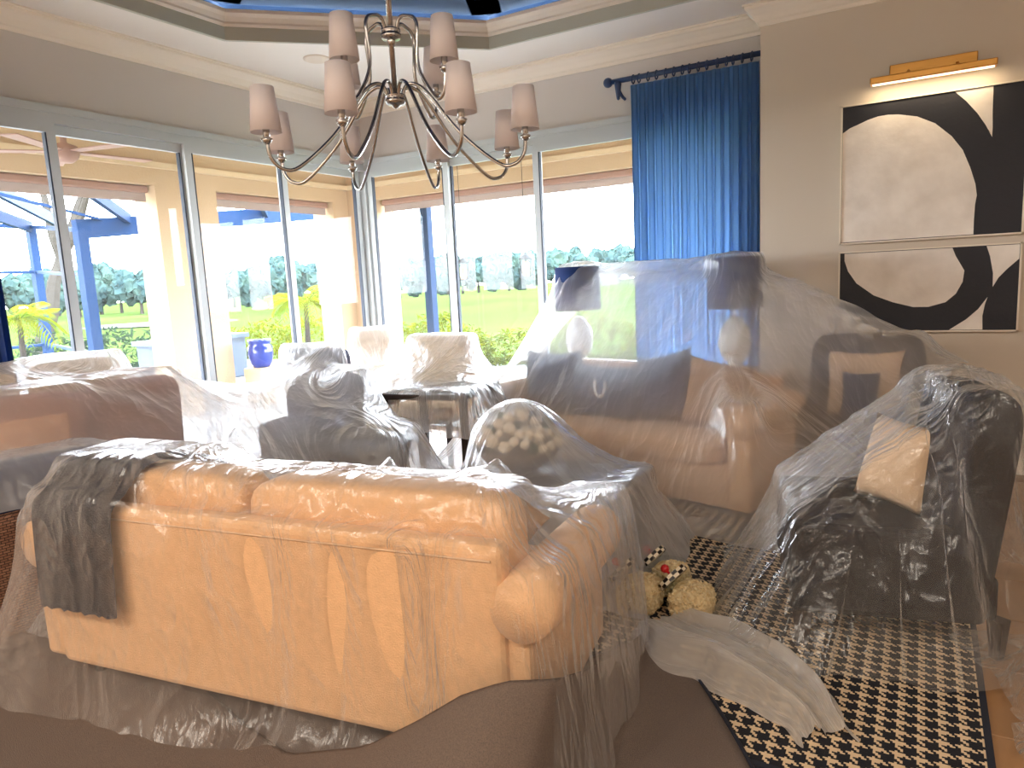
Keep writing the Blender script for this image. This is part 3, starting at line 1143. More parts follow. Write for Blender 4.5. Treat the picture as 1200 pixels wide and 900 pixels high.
for k in range(15):
    x = 0.19 + k * 0.071 + random.uniform(-0.012, 0.012)
    b = nb()
    pts = [(x + 0.004 * math.sin(a), 0.034 * math.cos(a), 0.034 * math.sin(a) - 0.01) for a in np.linspace(0, 2 * PI, 15)]
    tube(b, pts, 0.006, 6, cap=False)
    obj('ring', b, 'navy_rod', rod, smooth=True)


def curtain(name, label, x0, x1, ztop, n_pl, amp, m, axis='x', const=0.0, seed=1):
    rnd_ = random.Random(seed)
    n_ = n_pl * 12
    zs = np.concatenate((np.linspace(0.02, ztop - 0.3, 22), np.linspace(ztop - 0.25, ztop, 8)))
    ph_ = [rnd_.uniform(-0.5, 0.5) for _ in range(n_pl + 2)]
    b_ = nb()
    rows = []
    for z in zs:
        row = []
        f = (ztop - z) / ztop
        pinch = 0.35 + 0.65 * min(1, (ztop - z) / 0.35)
        for i in range(n_ + 1):
            t = i / n_
            k_ = t * n_pl
            j_ = int(k_)
            phs = ph_[j_] * (1 - (k_ - j_)) + ph_[j_ + 1] * (k_ - j_)
            w = math.sin(2 * PI * k_ + phs * 1.4) + 0.35 * math.sin(4 * PI * k_ + 1.3 * phs + 2.0 * f)
            u = x0 + (x1 - x0) * t + 0.010 * math.sin(2 * PI * k_ * 2 + f * 2)
            d = const - amp * pinch * w
            row.append(b_.verts.new((u, d, z) if axis == 'x' else (-d, u, z)))
        rows.append(row)
    for j in range(len(rows) - 1):
        for i in range(n_):
            b_.faces.new((rows[j][i], rows[j][i + 1], rows[j + 1][i + 1], rows[j + 1][i]))
    bmesh.ops.solidify(b_, geom=list(b_.faces), thickness=0.004)
    return tag(obj(name, b_, m, smooth=True), label, 'curtain')


curtain('pleated_curtain', 'bright blue pleated floor-length curtain beside the painting wall', -2.23, -1.17, ROD_Z - 0.055, 15, 0.032, 'curtain_blue', 'x', ROD_Y, 3)
curtain('pleated_curtain', 'dark navy curtain panel cut off by the far left edge of the photo', 1.55, 2.40, ROD_Z - 0.05, 9, 0.04, 'curtain_navy', 'y', 5.26, 4)

# ------------------------------------------------------------------ paintings and picture light
P1D = [(-0.555, 2.501), (-0.509, 2.531), (-0.458, 2.548), (-0.39, 2.573), (-0.325, 2.588), (-0.26, 2.59), (-0.195, 2.582), (-0.077, 2.55), (0.034, 2.487), (0.135, 2.387), (0.204, 2.286), (0.253, 2.16), (0.287, 2.047), (0.298, 1.971), (0.29, 1.908), (0.287, 1.792), (0.288, 1.706), (-0.555, 1.706)]
P1W = [(0.145, 2.68), (0.365, 2.68), (0.366, 2.522), (0.371, 2.41), (0.37, 2.349), (0.331, 2.432), (0.279, 2.519), (0.212, 2.608)]
P2D = [(-0.528, 1.620), (0.167, 1.620), (0.189, 1.562), (0.244, 1.458), (0.237, 1.38), (0.199, 1.297), (0.138, 1.238), (0.033, 1.207), (-0.064, 1.208), (-0.198, 1.247), (-0.324, 1.301), (-0.442, 1.395), (-0.502, 1.488), (-0.527, 1.566)]
P2T = [(0.369, 1.620), (0.558, 1.620), (0.558, 1.523), (0.493, 1.457), (0.447, 1.401), (0.415, 1.337), (0.413, 1.432), (0.391, 1.55)]
P2B = [(0.388, 1.267), (0.375, 1.219), (0.363, 1.136), (0.367, 1.039), (0.166, 1.039), (0.267, 1.113), (0.336, 1.184)]
P2L = [(-0.553, 1.211), (-0.407, 1.13), (-0.442, 1.111), (-0.261, 1.039), (-0.553, 1.039)]
P1S = [(0.27, 2.515), (0.30, 2.47), (0.34, 2.405), (0.362, 2.372), (0.335, 2.42), (0.295, 2.485)]


def painting(label, z0, z1, shapes, slivers=()):
    x0, x1 = -0.568, 0.572
    xm = (x0 + x1) / 2
    t = thing('abstract_painting', label, 'painting', (xm, YP - 0.003, z0), 0, 'paintings on the beige wall')
    W_, H_ = x1 - x0, z1 - z0
    obj('canvas', bx(-W_ / 2 + 0.01, W_ / 2 - 0.01, -0.034, 0.0, 0.01, H_ - 0.01), 'paint_black', t)
    b_ = nb()
    for q in ((-W_ / 2, -W_ / 2 + 0.011, 0, H_), (W_ / 2 - 0.011, W_ / 2, 0, H_), (-W_ / 2, W_ / 2, 0, 0.011), (-W_ / 2, W_ / 2, H_ - 0.011, H_)):
        box(b_, q[0], q[1], -0.045, 0.0, q[2], q[3])
    obj('frame', b_, 'frame_white', t)
    for sh in shapes:
        b_ = nb()
        pts = smooth_path([Vector((p[0] - xm, 0, p[1] - z0)) for p in sh], 1)
        f_ = b_.faces.new([b_.verts.new((p.x, -0.0355, p.z)) for p in pts])
        r_ = bmesh.ops.extrude_face_region(b_, geom=[f_])
        for v in r_['geom']:
            if isinstance(v, bmesh.types.BMVert):
                v.co.y += 0.002
        bmesh.ops.triangulate(b_, faces=list(b_.faces))
        obj('painted_shape', b_, 'paint_white', t)
    for sh in slivers:
        b_ = nb()
        b_.faces.new([b_.verts.new((p[0] - xm, -0.0365, p[1] - z0)) for p in sh])
        bmesh.ops.triangulate(b_, faces=list(b_.faces))
        obj('brush_stroke', b_, 'paint_black', t)


painting('upper framed black and white abstract painting with a large off-white disc', 1.69, 2.695, (P1D, P1W), (P1S,))
painting('lower framed black and white abstract painting with a black bowl-shaped curve', 1.025, 1.635, (P2D, P2T, P2B, P2L))

pl = thing('picture_light', 'long brass picture light mounted above the upper painting', 'picture light', (0.0, YP, 2.80))
obj('back_plate', rbox(-0.26, 0.27, -0.022, 0.0, 0.0, 0.13, 0.006, 2), 'brass', pl)
obj('bar', rbox(-0.375, 0.375, -0.165, -0.085, -0.01, 0.035, 0.006, 2), 'brass', pl)
for x in (-0.14, 0.15):
    b = nb()
    tube(b, [(x, -0.02, 0.055), (x, -0.11, 0.05), (x, -0.12, 0.03)], 0.012, 10)
    obj('arm', b, 'brass', pl, smooth=True)
obj('led_strip', bx(-0.36, 0.36, -0.15, -0.10, -0.014, -0.008), 'led', pl)
area('picture_light_beam', (0.0, YP - 0.125, 2.78), (0.72, 0.04), 1.6, (1.0, 0.78, 0.5), (0, 0.35, -1))

# ------------------------------------------------------------------ rugs
rug = thing('houndstooth_rug', 'black and cream houndstooth rug with dark bound edge under the furniture', 'rug', (-1.35, 3.55, 0.0))
obj('pile', rbox(-1.55, 1.575, -1.45, 1.6, 0.001, 0.011, 0.004, 1), 'houndstooth', rug)
b = nb()
sweep(b, [(-1.56, -1.46), (1.585, -1.46), (1.585, 1.61), (-1.56, 1.61)], [(0.0, 0.0), (0.0, 0.0125), (0.022, 0.0135), (0.022, 0.0)], True)
obj('binding', b, 'rug_binding', rug)


def poly_at(pts, s):
    L = [0]
    for i in range(1, len(pts)):
        L.append(L[-1] + math.dist(pts[i], pts[i - 1]))
    d = s * L[-1]
    for i in range(1, len(pts)):
        if d <= L[i] + 1e-9:
            t = (d - L[i - 1]) / (L[i] - L[i - 1])
            return tuple(a + (b_ - a) * t for a, b_ in zip(pts[i - 1], pts[i]))
    return pts[-1]


brug = thing('brown_rug', 'brown woven rug underside with navy bound corner in front of the sofa', 'rug', (-1.5, 1.5, 0.0))
eA = [(-4.3, 1.40, 0.016), (-3.2, 1.58, 0.016), (-2.5, 1.62, 0.016), (-2.05, 1.50, 0.016), (-1.75, 1.43, 0.04), (-1.435, 1.455, 0.15), (-1.25, 1.485, 0.27), (-1.10, 1.51, 0.38), (-0.97, 1.54, 0.44), (-0.86, 1.64, 0.42),
      (-0.87, 1.86, 0.33), (-0.93, 2.12, 0.21), (-0.97, 2.4, 0.10), (-0.99, 2.62, 0.04), (-0.976, 2.84, 0.016)]
eB = [(-4.3, 0.1, 0.016), (-2.0, 0.2, 0.016), (-0.6, 0.5, 0.016), (0.12, 0.95, 0.016)]
NS, NT = 90, 46


eF = [(-4.3, 1.40), (-3.2, 1.60), (-2.3, 1.80), (-1.5, 1.95), (-1.18, 2.35), (-1.02, 2.66), (-0.976, 2.84)]


def loft(eTop, reach, zfun, lift):
    bm_ = nb()
    g_ = []
    for i in range(NS + 1):
        s_ = i / NS
        a_, b2 = poly_at(eTop, s_), poly_at(eB, s_)
        full = math.dist(a_[:2], b2[:2])
        row_ = []
        for j in range(NT + 1):
            t_ = j / NT * min(1.0, reach / full)
            x, y = a_[0] + (b2[0] - a_[0]) * t_, a_[1] + (b2[1] - a_[1]) * t_
            bul = max(0, (s_ - 0.8) / 0.2) ** 2 * math.sin(PI * t_) * 0.10
            x += bul * 0.81
            y += bul * 0.58
            row_.append(bm_.verts.new((x + 1.5, y - 1.5, zfun(a_, t_ * full, x, y) + lift)))
        g_.append(row_)
    for i in range(NS):
        for j in range(NT):
            bm_.faces.new((g_[i][j], g_[i][j + 1], g_[i + 1][j + 1], g_[i + 1][j]))
    ed = ([row_[0].co.copy() for row_ in g_], [v.co.copy() for v in g_[-1]][1:])
    r_ = bmesh.ops.extrude_face_region(bm_, geom=list(bm_.faces))
    for v in r_['geom']:
        if isinstance(v, bmesh.types.BMVert):
            v.co.z -= 0.007
    return bm_, ed


bm_, ed = loft(eF, 9.0, lambda a_, d_, x, y: 0.019, 0.0)
obj('weave', bm_, 'rug_brown', brug, smooth=True)
b = nb()
tube(b, [p + Vector((0, 0, -0.002)) for p in ed[0][60:] + ed[1]], 0.008, 6)
obj('binding', b, 'rug_binding', brug, smooth=True)
bm_, ed = loft(eA, 0.75, lambda a_, d_, x, y: 0.014 + (a_[2] - 0.010) * math.exp(-(d_ / 0.24) ** 1.5) + 0.010 * math.exp(-(d_ / 0.5) ** 4), 0.0)
obj('fold', bm_, 'rug_brown', brug, smooth=True)

# ------------------------------------------------------------------ sofas
def make_sofa(label, loc, rotz, L, back_h, cush_top, seat_cuts, legs='dark_wood', arm_slope=0.0, group='cream sofas', zb=0.10):
    """Local frame: x along the length, y from the back (0) to the front, z up."""
    D = 0.86
    t = thing('sofa', label, 'sofa', loc, rotz, group)
    obj('base', rbox(0.02, L - 0.02, 0.04, D - 0.02, zb, 0.30, 0.02, 2), 'sofa_cream', t, smooth=False)
    obj('back_frame', rbox(0.0, L, 0.0, 0.09, zb, back_h, 0.03, 3), 'sofa_cream', t)
    b_ = nb()
    tube(b_, [(0.03, -0.003, back_h - 0.045), (L - 0.03, -0.003, back_h - 0.045)], 0.004, 5)
    obj('back_seam', b_, 'piping', t)
    for k in range(2):
        x = 0.0 if k == 0 else L
        sg = -1 if k == 0 else 1
        b_ = nb()
        # panel below the roll
        pr = rbox(min(x, x + sg * 0.09) - 0.045, max(x, x + sg * 0.09) - (0.02 if sg > 0 else -0.02), 0.03, D, zb, 0.50, 0.02, 2)
        o_ = obj('arm_panel', pr, 'sofa_cream', t)
        # the rolled arm, slightly lower at its front
        pts, rad = [], []
        for i in range(13):
            q = i / 12
            pts.append((x + sg * 0.055, 0.0 + q * (D + 0.005), 0.595 - arm_slope * q))
            rad.append(0.108 * (1 if 0 < i < 12 else 0.9))
        tube(b_, pts, rad, 20)
        r_ = obj('arm_roll', b_, 'sofa_cream', t, smooth=True)
        b_ = nb()
        for rr in (0.09, 0.05):
            lp = [(x + sg * 0.055 + rr * math.cos(a), D + 0.008, 0.595 - arm_slope + rr * math.sin(a)) for a in np.linspace(0, 2 * PI, 25)]
            tube(b_, lp, 0.006, 5, cap=False)
        obj('arm_piping', b_, 'piping', r_, smooth=True)
    for a0, a1 in seat_cuts:
        obj('seat_cushion', sbox((a0 + a1) / 2, 0.52, 0.375, (a1 - a0) / 2 - 0.005, 0.36, 0.085, 7, 10), 'sofa_cream', t, smooth=True)
    for a0, a1 in seat_cuts:
        bm_ = sbox((a0 + a1) / 2, 0.20, (0.44 + cush_top) / 2, (a1 - a0) / 2 - 0.006, 0.115, (cush_top - 0.44) / 2, 6, 10)
        obj('back_cushion', bm_, 'sofa_cream', t, smooth=True)
    for x in (0.08, L - 0.08):
        for y in (0.10, D - 0.10):
            b_ = nb()
            lathe(b_, [(0.0, 0.012), (0.022, 0.012), (0.034, zb + 0.01), (0.0, zb + 0.01)], 12, (x, y, 0))
            obj('foot', b_, legs, t)
    return t


NSR = math.radians(8.04)
NSO = Vector((-2.992, 1.383, 0))
make_sofa('cream rolled-arm sofa seen from behind under clear plastic sheeting', NSO, NSR, 1.97, 0.785, 0.90, ((0.16, 0.93), (0.93, 1.965)), arm_slope=0.05)
FSR = math.radians(167.0)
FSO = Vector((-0.83, 5.24, 0))
make_sofa('cream rolled-arm sofa with dark pillows facing the camera under milky plastic', FSO, FSR, 2.05, 0.80, 0.86, ((0.10, 1.02), (1.02, 1.95)), zb=0.03)


def loc_of(O, a, x, y, z):
    return Vector((O.x + x * math.cos(a) - y * math.sin(a), O.y + x * math.sin(a) + y * math.cos(a), z))


def pillow(label, O, a, x, y, z, w, h, th, m, tilt=14, spin=0.0, turn=0.0, group=None, name='throw_pillow'):
    """Leaning cushion; (x, y, z) is its lowest middle point in the sofa's frame."""
    bm_ = pillow_bm(w, h, th)
    hh = h / 2 if spin == 0 else (w * abs(math.sin(math.radians(spin))) + h * abs(math.cos(math.radians(spin)))) / 2 * 0.93
    xf(bm_, rot('Z', turn) @ rot('X', tilt) @ Matrix.Translation((0, 0, hh)) @ rot('Y', spin))
    o_ = obj(name, bm_, m, smooth=True, loc=loc_of(O, a, x, y, z), rotz=a)
    return tag(o_, label, 'pillow', group)


# pillows on the near sofa (their corners hold the sheet up)
pillow('tan pillow poking up the sheet above the near sofa nearest the navy throw', NSO, NSR, 0.42, 0.56, 0.45, 0.36, 0.36, 0.15, 'pillow_tan', 12, 30, 0, 'pillows under the near sofa sheet')
pillow('tan pillow poking up the sheet over the middle of the near sofa', NSO, NSR, 1.22, 0.56, 0.45, 0.40, 0.40, 0.15, 'pillow_tan', 14, 10, 0, 'pillows under the near sofa sheet')
pillow('tan pillow poking up the sheet at the right end of the near sofa', NSO, NSR, 1.72, 0.54, 0.45, 0.34, 0.34, 0.15, 'pillow_tan', 12, 34, 0, 'pillows under the near sofa sheet')

# navy throw over the back corner of the near sofa
b = nb()
th_path = [(0.52, 0.80), (0.46, 0.86), (0.34, 0.915), (0.20, 0.925), (0.10, 0.905), (0.02, 0.83), (-0.035, 0.78), (-0.045, 0.65), (-0.05, 0.5), (-0.052, 0.37)]
tp = smooth_path([Vector((0, p[0], p[1])) for p in th_path], 4)
rows = []
for i, p in enumerate(tp):
    q = i / (len(tp) - 1)
    x0, x1 = 0.0 + 0.05 * (1 - q), 0.50 - 0.08 * q
    row = []
    for k in range(19):
        s = k / 18
        x = x0 + (x1 - x0) * s
        wob = 0.010 * math.sin(s * 13 + q * 3) * q
        z = p.z + (0.006 * math.sin(s * 70) if i == len(tp) - 1 else 0)
        row.append(b.verts.new((x, p.y - abs(wob), z)))
    rows.append(row)
for i in range(len(rows) - 1):
    for k in range(18):
        b.faces.new((rows[i][k], rows[i][k + 1], rows[i + 1][k + 1], rows[i + 1][k]))
bmesh.ops.solidify(b, geom=list(b.faces), thickness=0.014)
tag(obj('throw_blanket', b, 'throw_navy', smooth=True, loc=NSO, rotz=NSR), 'dark navy throw blanket hanging over the back corner of the near sofa', 'blanket')

# pillows on the far sofa
gp = 'navy pillows on the far sofa'
pillow('navy pillow with a pale horseshoe emblem in the middle of the far sofa', FSO, FSR, 1.22, 0.50, 0.45, 0.62, 0.42, 0.16, 'pillow_navy', 12, 0, 0, gp)
emb = bpy.data.objects['throw_pillow.003'] if 'throw_pillow.003' in bpy.data.objects else None
b = nb()
tube(b, [(0.05, -0.088, 0.30), (0.048, -0.098, 0.23), (0.03, -0.103, 0.19), (0.0, -0.105, 0.175), (-0.03, -0.103, 0.19), (-0.048, -0.098, 0.23), (-0.05, -0.088, 0.30)], 0.015, 6)
xf(b, Matrix.Rotation(PI, 4, 'Z') @ Matrix.Translation((0, 0.0, 0)))
eo = obj('emblem', b, 'emblem_silver', emb, smooth=True, loc=(0, -0.062, 0))
pillow('navy pillow leaning upright at the left end of the far sofa', FSO, FSR, 1.84, 0.46, 0.45, 0.50, 0.50, 0.16, 'pillow_navy', 10, 0, 0, gp)
pillow('navy pillow beside the left lamp end of the far sofa', FSO, FSR, 1.60, 0.58, 0.45, 0.46, 0.46, 0.16, 'pillow_navy', 12, 14, 10, gp)
pillow('navy pillow with raised corner right of the horseshoe pillow', FSO, FSR, 0.72, 0.46, 0.45, 0.50, 0.50, 0.16, 'pillow_navy', 10, 12, -6, gp)
pillow('beige pillow against the rolled arm of the far sofa', FSO, FSR, 0.30, 0.48, 0.45, 0.46, 0.48, 0.16, 'pillow_tan', 10, -8, 8, gp)

# console table with two lamps behind the far sofa
CTO = loc_of(FSO, FSR, 0.05, -0.06, 0)
ct = thing('console_table', 'pale console table behind the far sofa carrying two lamps', 'table', CTO, FSR)
obj('top', rbox(0, 1.95, -0.36, 0, 0.74, 0.785, 0.01, 2), 'pale_wood', ct)
obj('shelf', rbox(0.05, 1.90, -0.33, -0.03, 0.16, 0.19, 0.006, 1), 'pale_wood', ct)
for x in (0.05, 1.85):
    for y in (-0.34, -0.07):
        obj('leg', rbox(x, x + 0.05, y, y + 0.05, 0, 0.74, 0.006, 1), 'pale_wood', ct)


def table_lamp(label, px_, py_):
    t = thing('table_lamp', label, 'lamp', (px_, py_, 0.785), 0, 'lamps behind the far sofa')
    b_ = nb()
    lathe(b_, [(0.0, 0), (0.085, 0), (0.085, 0.025), (0.05, 0.04), (0.10, 0.10), (0.125, 0.20), (0.11, 0.30), (0.06, 0.38), (0.03, 0.41), (0.0, 0.41)], 28)
    obj('base', b_, 'lamp_ceramic', t, smooth=True)
    b_ = nb()
    tube(b_, [(0, 0, 0.4), (0, 0, 0.84)], 0.008, 8)
    obj('stem', b_, 'nickel', t)
    b_ = nb()
    n_ = 36
    rings = []
    for r_, z_ in ((0.205, 0.47), (0.195, 0.85), (0.191, 0.85), (0.201, 0.47)):
        rings.append([b_.verts.new((r_ * math.cos(k * 2 * PI / n_), r_ * math.sin(k * 2 * PI / n_), z_)) for k in range(n_)])
    for q in range(4):
        for k in range(n_):
            b_.faces.new((rings[q][k], rings[q][(k + 1) % n_], rings[(q + 1) % 4][(k + 1) % n_], rings[(q + 1) % 4][k]))
    obj('shade', b_, 'lamp_shade_navy', t, smooth=True)
    return Vector((px_, py_, 1.64))


LP1 = table_lamp('table lamp with navy drum shade draped in plastic nearest the glass doors', -2.66, 5.78)
LP2 = table_lamp('table lamp with navy drum shade draped in plastic in front of the curtain', -1.24, 5.52)


# ------------------------------------------------------------------ upholstered armchairs
def armchair(label, loc, rotz, W, D, arm_h, back_h, m, group=None):
    """Faces local -y; origin on the floor at its middle."""
    t = thing('armchair', label, 'armchair', loc, rotz, group)
    obj('seat_base', rbox(-W / 2 + 0.02, W / 2 - 0.02, -D / 2 + 0.01, D / 2 - 0.06, 0.17, 0.34, 0.02, 2), m, t)
    obj('seat_cushion', sbox(0, -0.05, 0.39, W / 2 - 0.10, D / 2 - 0.10, 0.07, 6, 8), m, t, smooth=True)
    for sg in (-1, 1):
        x0, x1 = sorted((sg * W / 2, sg * (W / 2 - 0.10)))
        obj('arm', rbox(x0, x1, -D / 2, D / 2 - 0.1, 0.155, arm_h, 0.03, 3), m, t)
    b_ = sbox(0, 0, 0, W / 2, 0.095, (back_h - 0.16) / 2, 7, 12)
    xf(b_, Matrix.Translation((0, D / 2 - 0.13, (back_h + 0.16) / 2)) @ rot('X', -7))
    obj('backrest', b_, m, t, smooth=True)
    for sx_ in (-1, 1):
        for sy_ in (-1, 1):
            b_ = nb()
            x, y = sx_ * (W / 2 - 0.05), sy_ * (D / 2 - 0.05)
            lathe(b_, [(0.0, 0.012), (0.026, 0.012), (0.042, 0.17), (0.0, 0.17)], 4, (x, y, 0))
            obj('leg', b_, 'dark_wood', t)
    return t


AC = Vector((-0.13, 3.34, 0))
ACR = math.radians(-76)
armchair('dark navy armchair with cream pillow facing the sofas under clear plastic', AC, ACR, 0.74, 0.80, 0.53, 1.04, 'chair_navy', 'navy armchairs')
o = pillow('cream pillow propped inside the near navy armchair', AC, ACR, -0.14, 0.06, 0.46, 0.36, 0.40, 0.13, 'pillow_cream', -18, 4, 42)
BC = Vector((-0.36, 5.42, 0))
armchair('dark navy armchair with patterned pillow under the far plastic below the paintings', BC, math.radians(-4), 0.74, 0.76, 0.60, 1.04, 'chair_navy', 'navy armchairs')
pillow('cream pillow in the far armchair behind a small navy pillow', BC, math.radians(-4), 0.0, 0.05, 0.45, 0.50, 0.50, 0.14, 'pillow_cream', -14, 0, 0)
bpy.data.objects[-1:] if False else None
pillow('small navy pillow in front of the cream pillow in the far armchair', BC, math.radians(-4), 0.0, -0.08, 0.45, 0.24, 0.36, 0.12, 'pillow_navy', -12, 0, 0)

# ------------------------------------------------------------------ coffee table with bowl of balls
CTB = Vector((-1.74, 3.36, 0))
CTA = math.radians(4)
cf = thing('coffee_table', 'dark wood coffee table under plastic between the two sofas', 'table', CTB, CTA)
obj('top', rbox(-0.46, 0.46, -0.42, 0.42, 0.40, 0.455, 0.008, 2), 'dark_wood', cf)
obj('apron', rbox(-0.42, 0.42, -0.38, 0.38, 0.31, 0.40, 0.008, 1), 'dark_wood', cf)
for sx_ in (-1, 1):
    for sy_ in (-1, 1):
        obj('leg', rbox(sx_ * 0.39 - 0.035, sx_ * 0.39 + 0.035, sy_ * 0.35 - 0.035, sy_ * 0.35 + 0.035, 0.012, 0.32, 0.006, 1), 'dark_wood', cf)
BW = Vector((-2.0, 3.46, 0.455))
b = nb()
lathe(b, [(0.0, 0.0), (0.10, 0.0), (0.12, 0.02), (0.20, 0.07), (0.25, 0.14), (0.24, 0.145), (0.19, 0.085), (0.10, 0.035), (0.0, 0.03)], 32)
tag(obj('wooden_bowl', b, 'bowl_wood', smooth=True, loc=BW), 'round wooden bowl full of cream balls on the draped coffee table', 'bowl')
rnd = random.Random(3)
bme = {}
for m_ in ('ball_cream', 'ball_green'):
    bb = nb()
    bmesh.ops.create_icosphere(bb, subdivisions=3, radius=0.04)
    bme[m_] = mesh_of(bb, 'ball', m_)
    bme[m_].polygons.foreach_set('use_smooth', [True] * len(bme[m_].polygons))
placed = []
for tries in range(6000):
    a, rr = rnd.uniform(0, 2 * PI), 0.24 * math.sqrt(rnd.random())
    p = Vector((rr * math.cos(a), rr * math.sin(a), 0))
    zt = 0.20 + 0.15 * (1 - (rr / 0.26) ** 2)
    p.z = rnd.uniform(max(zt - 0.12, 0.09 + rr * 0.3), zt)
    s_ = rnd.uniform(0.65, 1.05)
    if all((p - q).length > 0.04 * (s_ + s2) * 0.97 for q, s2 in placed):
        placed.append((p, s_))
    if len(placed) > 64:
        break
for p, s_ in placed:
    g_ = rnd.random() < 0.14
    o = tag(obj('decorative_ball', bme['ball_green' if g_ else 'ball_cream'], None, loc=BW + p), ('dark green' if g_ else 'cream') + ' textured decorative ball heaped in the bowl on the coffee table', 'ball', 'decorative balls in the bowl')
    o.scale = (s_, s_, s_)

# ------------------------------------------------------------------ popcorn jars lying on the rug
def jar(label, base, axis, R, Hj, seed):
    """Squat glass candy jar standing on the rug with its mouth and checked lid slanted towards axis."""
    rnd_ = random.Random(seed)
    t = thing('popcorn_jar', label, 'jar', base, 0, 'popcorn jars')
    ax = Vector(axis).normalized()
    Q = ax.to_track_quat('Z', 'Y').to_matrix().to_4x4()
    cz = Hj / 2 + 0.002
    obj('glass', sbox(0, 0, cz, R, R, Hj / 2, 3.2, 10), 'jar_glass', t, smooth=True)
    b_ = sbox(0.004, 0, cz - 0.010, R * 0.88, R * 0.88, Hj / 2 * 0.84, 3.2, 6)
    obj('popcorn_heap', b_, 'popcorn', t, smooth=True)
    b_ = nb()
    k_ = 0
    while k_ < 420:
        v3 = Vector((rnd_.gauss(0, 1), rnd_.gauss(0, 1), rnd_.gauss(0, 1))).normalized()
        if v3.dot(ax) > 0.80:
            continue
        p_ = 3.2
        sc_ = (abs(v3.x) ** p_ + abs(v3.y) ** p_ + abs(v3.z) ** p_) ** (-1 / p_)
        q_ = Vector((v3.x * sc_ * R * 0.88, v3.y * sc_ * R * 0.88, cz - 0.010 + v3.z * sc_ * Hj / 2 * 0.84))
        k_ += 1
        g_ = bmesh.ops.create_icosphere(b_, subdivisions=1, radius=rnd_.uniform(0.006, 0.0105), matrix=Matrix.Translation(q_))
        for v in g_['verts']:
            v.co += noise.noise_vector(v.co * 110 + Vector((k_, 0, 0))) * 0.006
    o_ = obj('popcorn', b_, 'popcorn', t)
    o_['kind'] = 'stuff'
    c_ = Vector((0, 0, cz)) + ax * (R * 1.02)
    M = Matrix.Translation(c_) @ Q

    def put(name, bm_, m_, smooth=True, parent=t):
        xf(bm_, M)
        return obj(name, bm_, m_, parent, smooth=smooth)
    RL = R * 0.74
    b_ = nb()
    lathe(b_, [(RL * 0.82, -0.035), (RL * 0.9, -0.02), (RL * 0.9, 0.0), (RL * 0.82, 0.0)], 24)
    put('neck', b_, 'jar_glass')
    b_ = nb()
    lathe(b_, [(0.0, 0.001), (RL * 0.86, 0.001), (RL * 0.86, 0.026), (RL * 0.25, 0.034), (0.0, 0.035)], 20)
    lid_ = put('lid', b_, 'check_white')
    for ring in range(2):
        for k in range(18):
            b_ = nb()
            a0, a1 = k * 2 * PI / 18, (k + 1) * 2 * PI / 18
            z0_, z1_ = ring * 0.014, (ring + 1) * 0.014
            vs_ = [b_.verts.new((r_ * math.cos(a), r_ * math.sin(a), z)) for z in (z0_, z1_) for r_ in (RL * 0.84, RL) for a in (a0, a1)]
            for f in ((0, 1, 3, 2), (4, 5, 7, 6), (0, 1, 5, 4), (2, 3, 7, 6), (0, 2, 6, 4), (1, 3, 7, 5)):
                b_.faces.new([vs_[i] for i in f])
            put('lid_check', b_, 'check_black' if (k + ring) % 2 else 'check_white', False, lid_)
    b_ = nb()
    lathe(b_, [(0.0, 0.032), (0.007, 0.032), (0.006, 0.045), (0.015, 0.05), (0.021, 0.064), (0.015, 0.079), (0.0, 0.084)], 14)
    put('knob', b_, 'knob_red')
    return t


jar('glass popcorn jar with slanted checked lid standing closest to the near sofa', (-1.085, 2.93, 0.011), (-0.72, 0.12, 0.62), 0.105, 0.19, 1)
jar('glass popcorn jar with slanted checked lid standing behind the other two', (-1.02, 3.16, 0.011), (-0.72, 0.12, 0.62), 0.10, 0.17, 2)
jar('glass popcorn jar with slanted checked lid standing nearest the navy armchair', (-0.855, 2.955, 0.011), (-0.72, 0.12, 0.62), 0.105, 0.18, 3)


# ------------------------------------------------------------------ dining and wicker chairs at left
def dining_chair(label, loc, rotz, W, top, m, m2=None, frame=None, group='chairs under the left sheets'):
    """Tall-backed upholstered chair facing local -y."""
    t = thing('dining_chair', label, 'chair', loc, rotz, group)
    obj('seat', sbox(0, -0.02, 0.46, W / 2, 0.25, 0.06, 6, 8), m, t, smooth=True)
    obj('apron', rbox(-W / 2 + 0.02, W / 2 - 0.02, -0.24, 0.22, 0.36, 0.42, 0.01, 1), frame or 'dark_wood', t)
    bk_ = sbox(0, 0, 0, W / 2, 0.05, (top - 0.42) / 2, 8, 8)
    xf(bk_, Matrix.Translation((0, 0.24, (top + 0.42) / 2)) @ rot('X', -4))
    obj('backrest', bk_, m, t, smooth=True)
    if m2:
        p_ = rbox(-W / 2 + 0.09, W / 2 - 0.09, 0.0, 0.012, -0.24, 0.20, 0.005, 1)
        xf(p_, Matrix.Translation((0, 0.285, (top + 0.42) / 2)) @ rot('X', -4))
        obj('back_panel', p_, m2, t)
    for sx_ in (-1, 1):
        for sy_ in (-0.21, 0.21):
            obj('leg', rbox(sx_ * (W / 2 - 0.05) - 0.022, sx_ * (W / 2 - 0.05) + 0.022, sy_ - 0.022, sy_ + 0.022, 0, 0.38, 0.004, 1), frame or 'dark_wood', t)
    return t


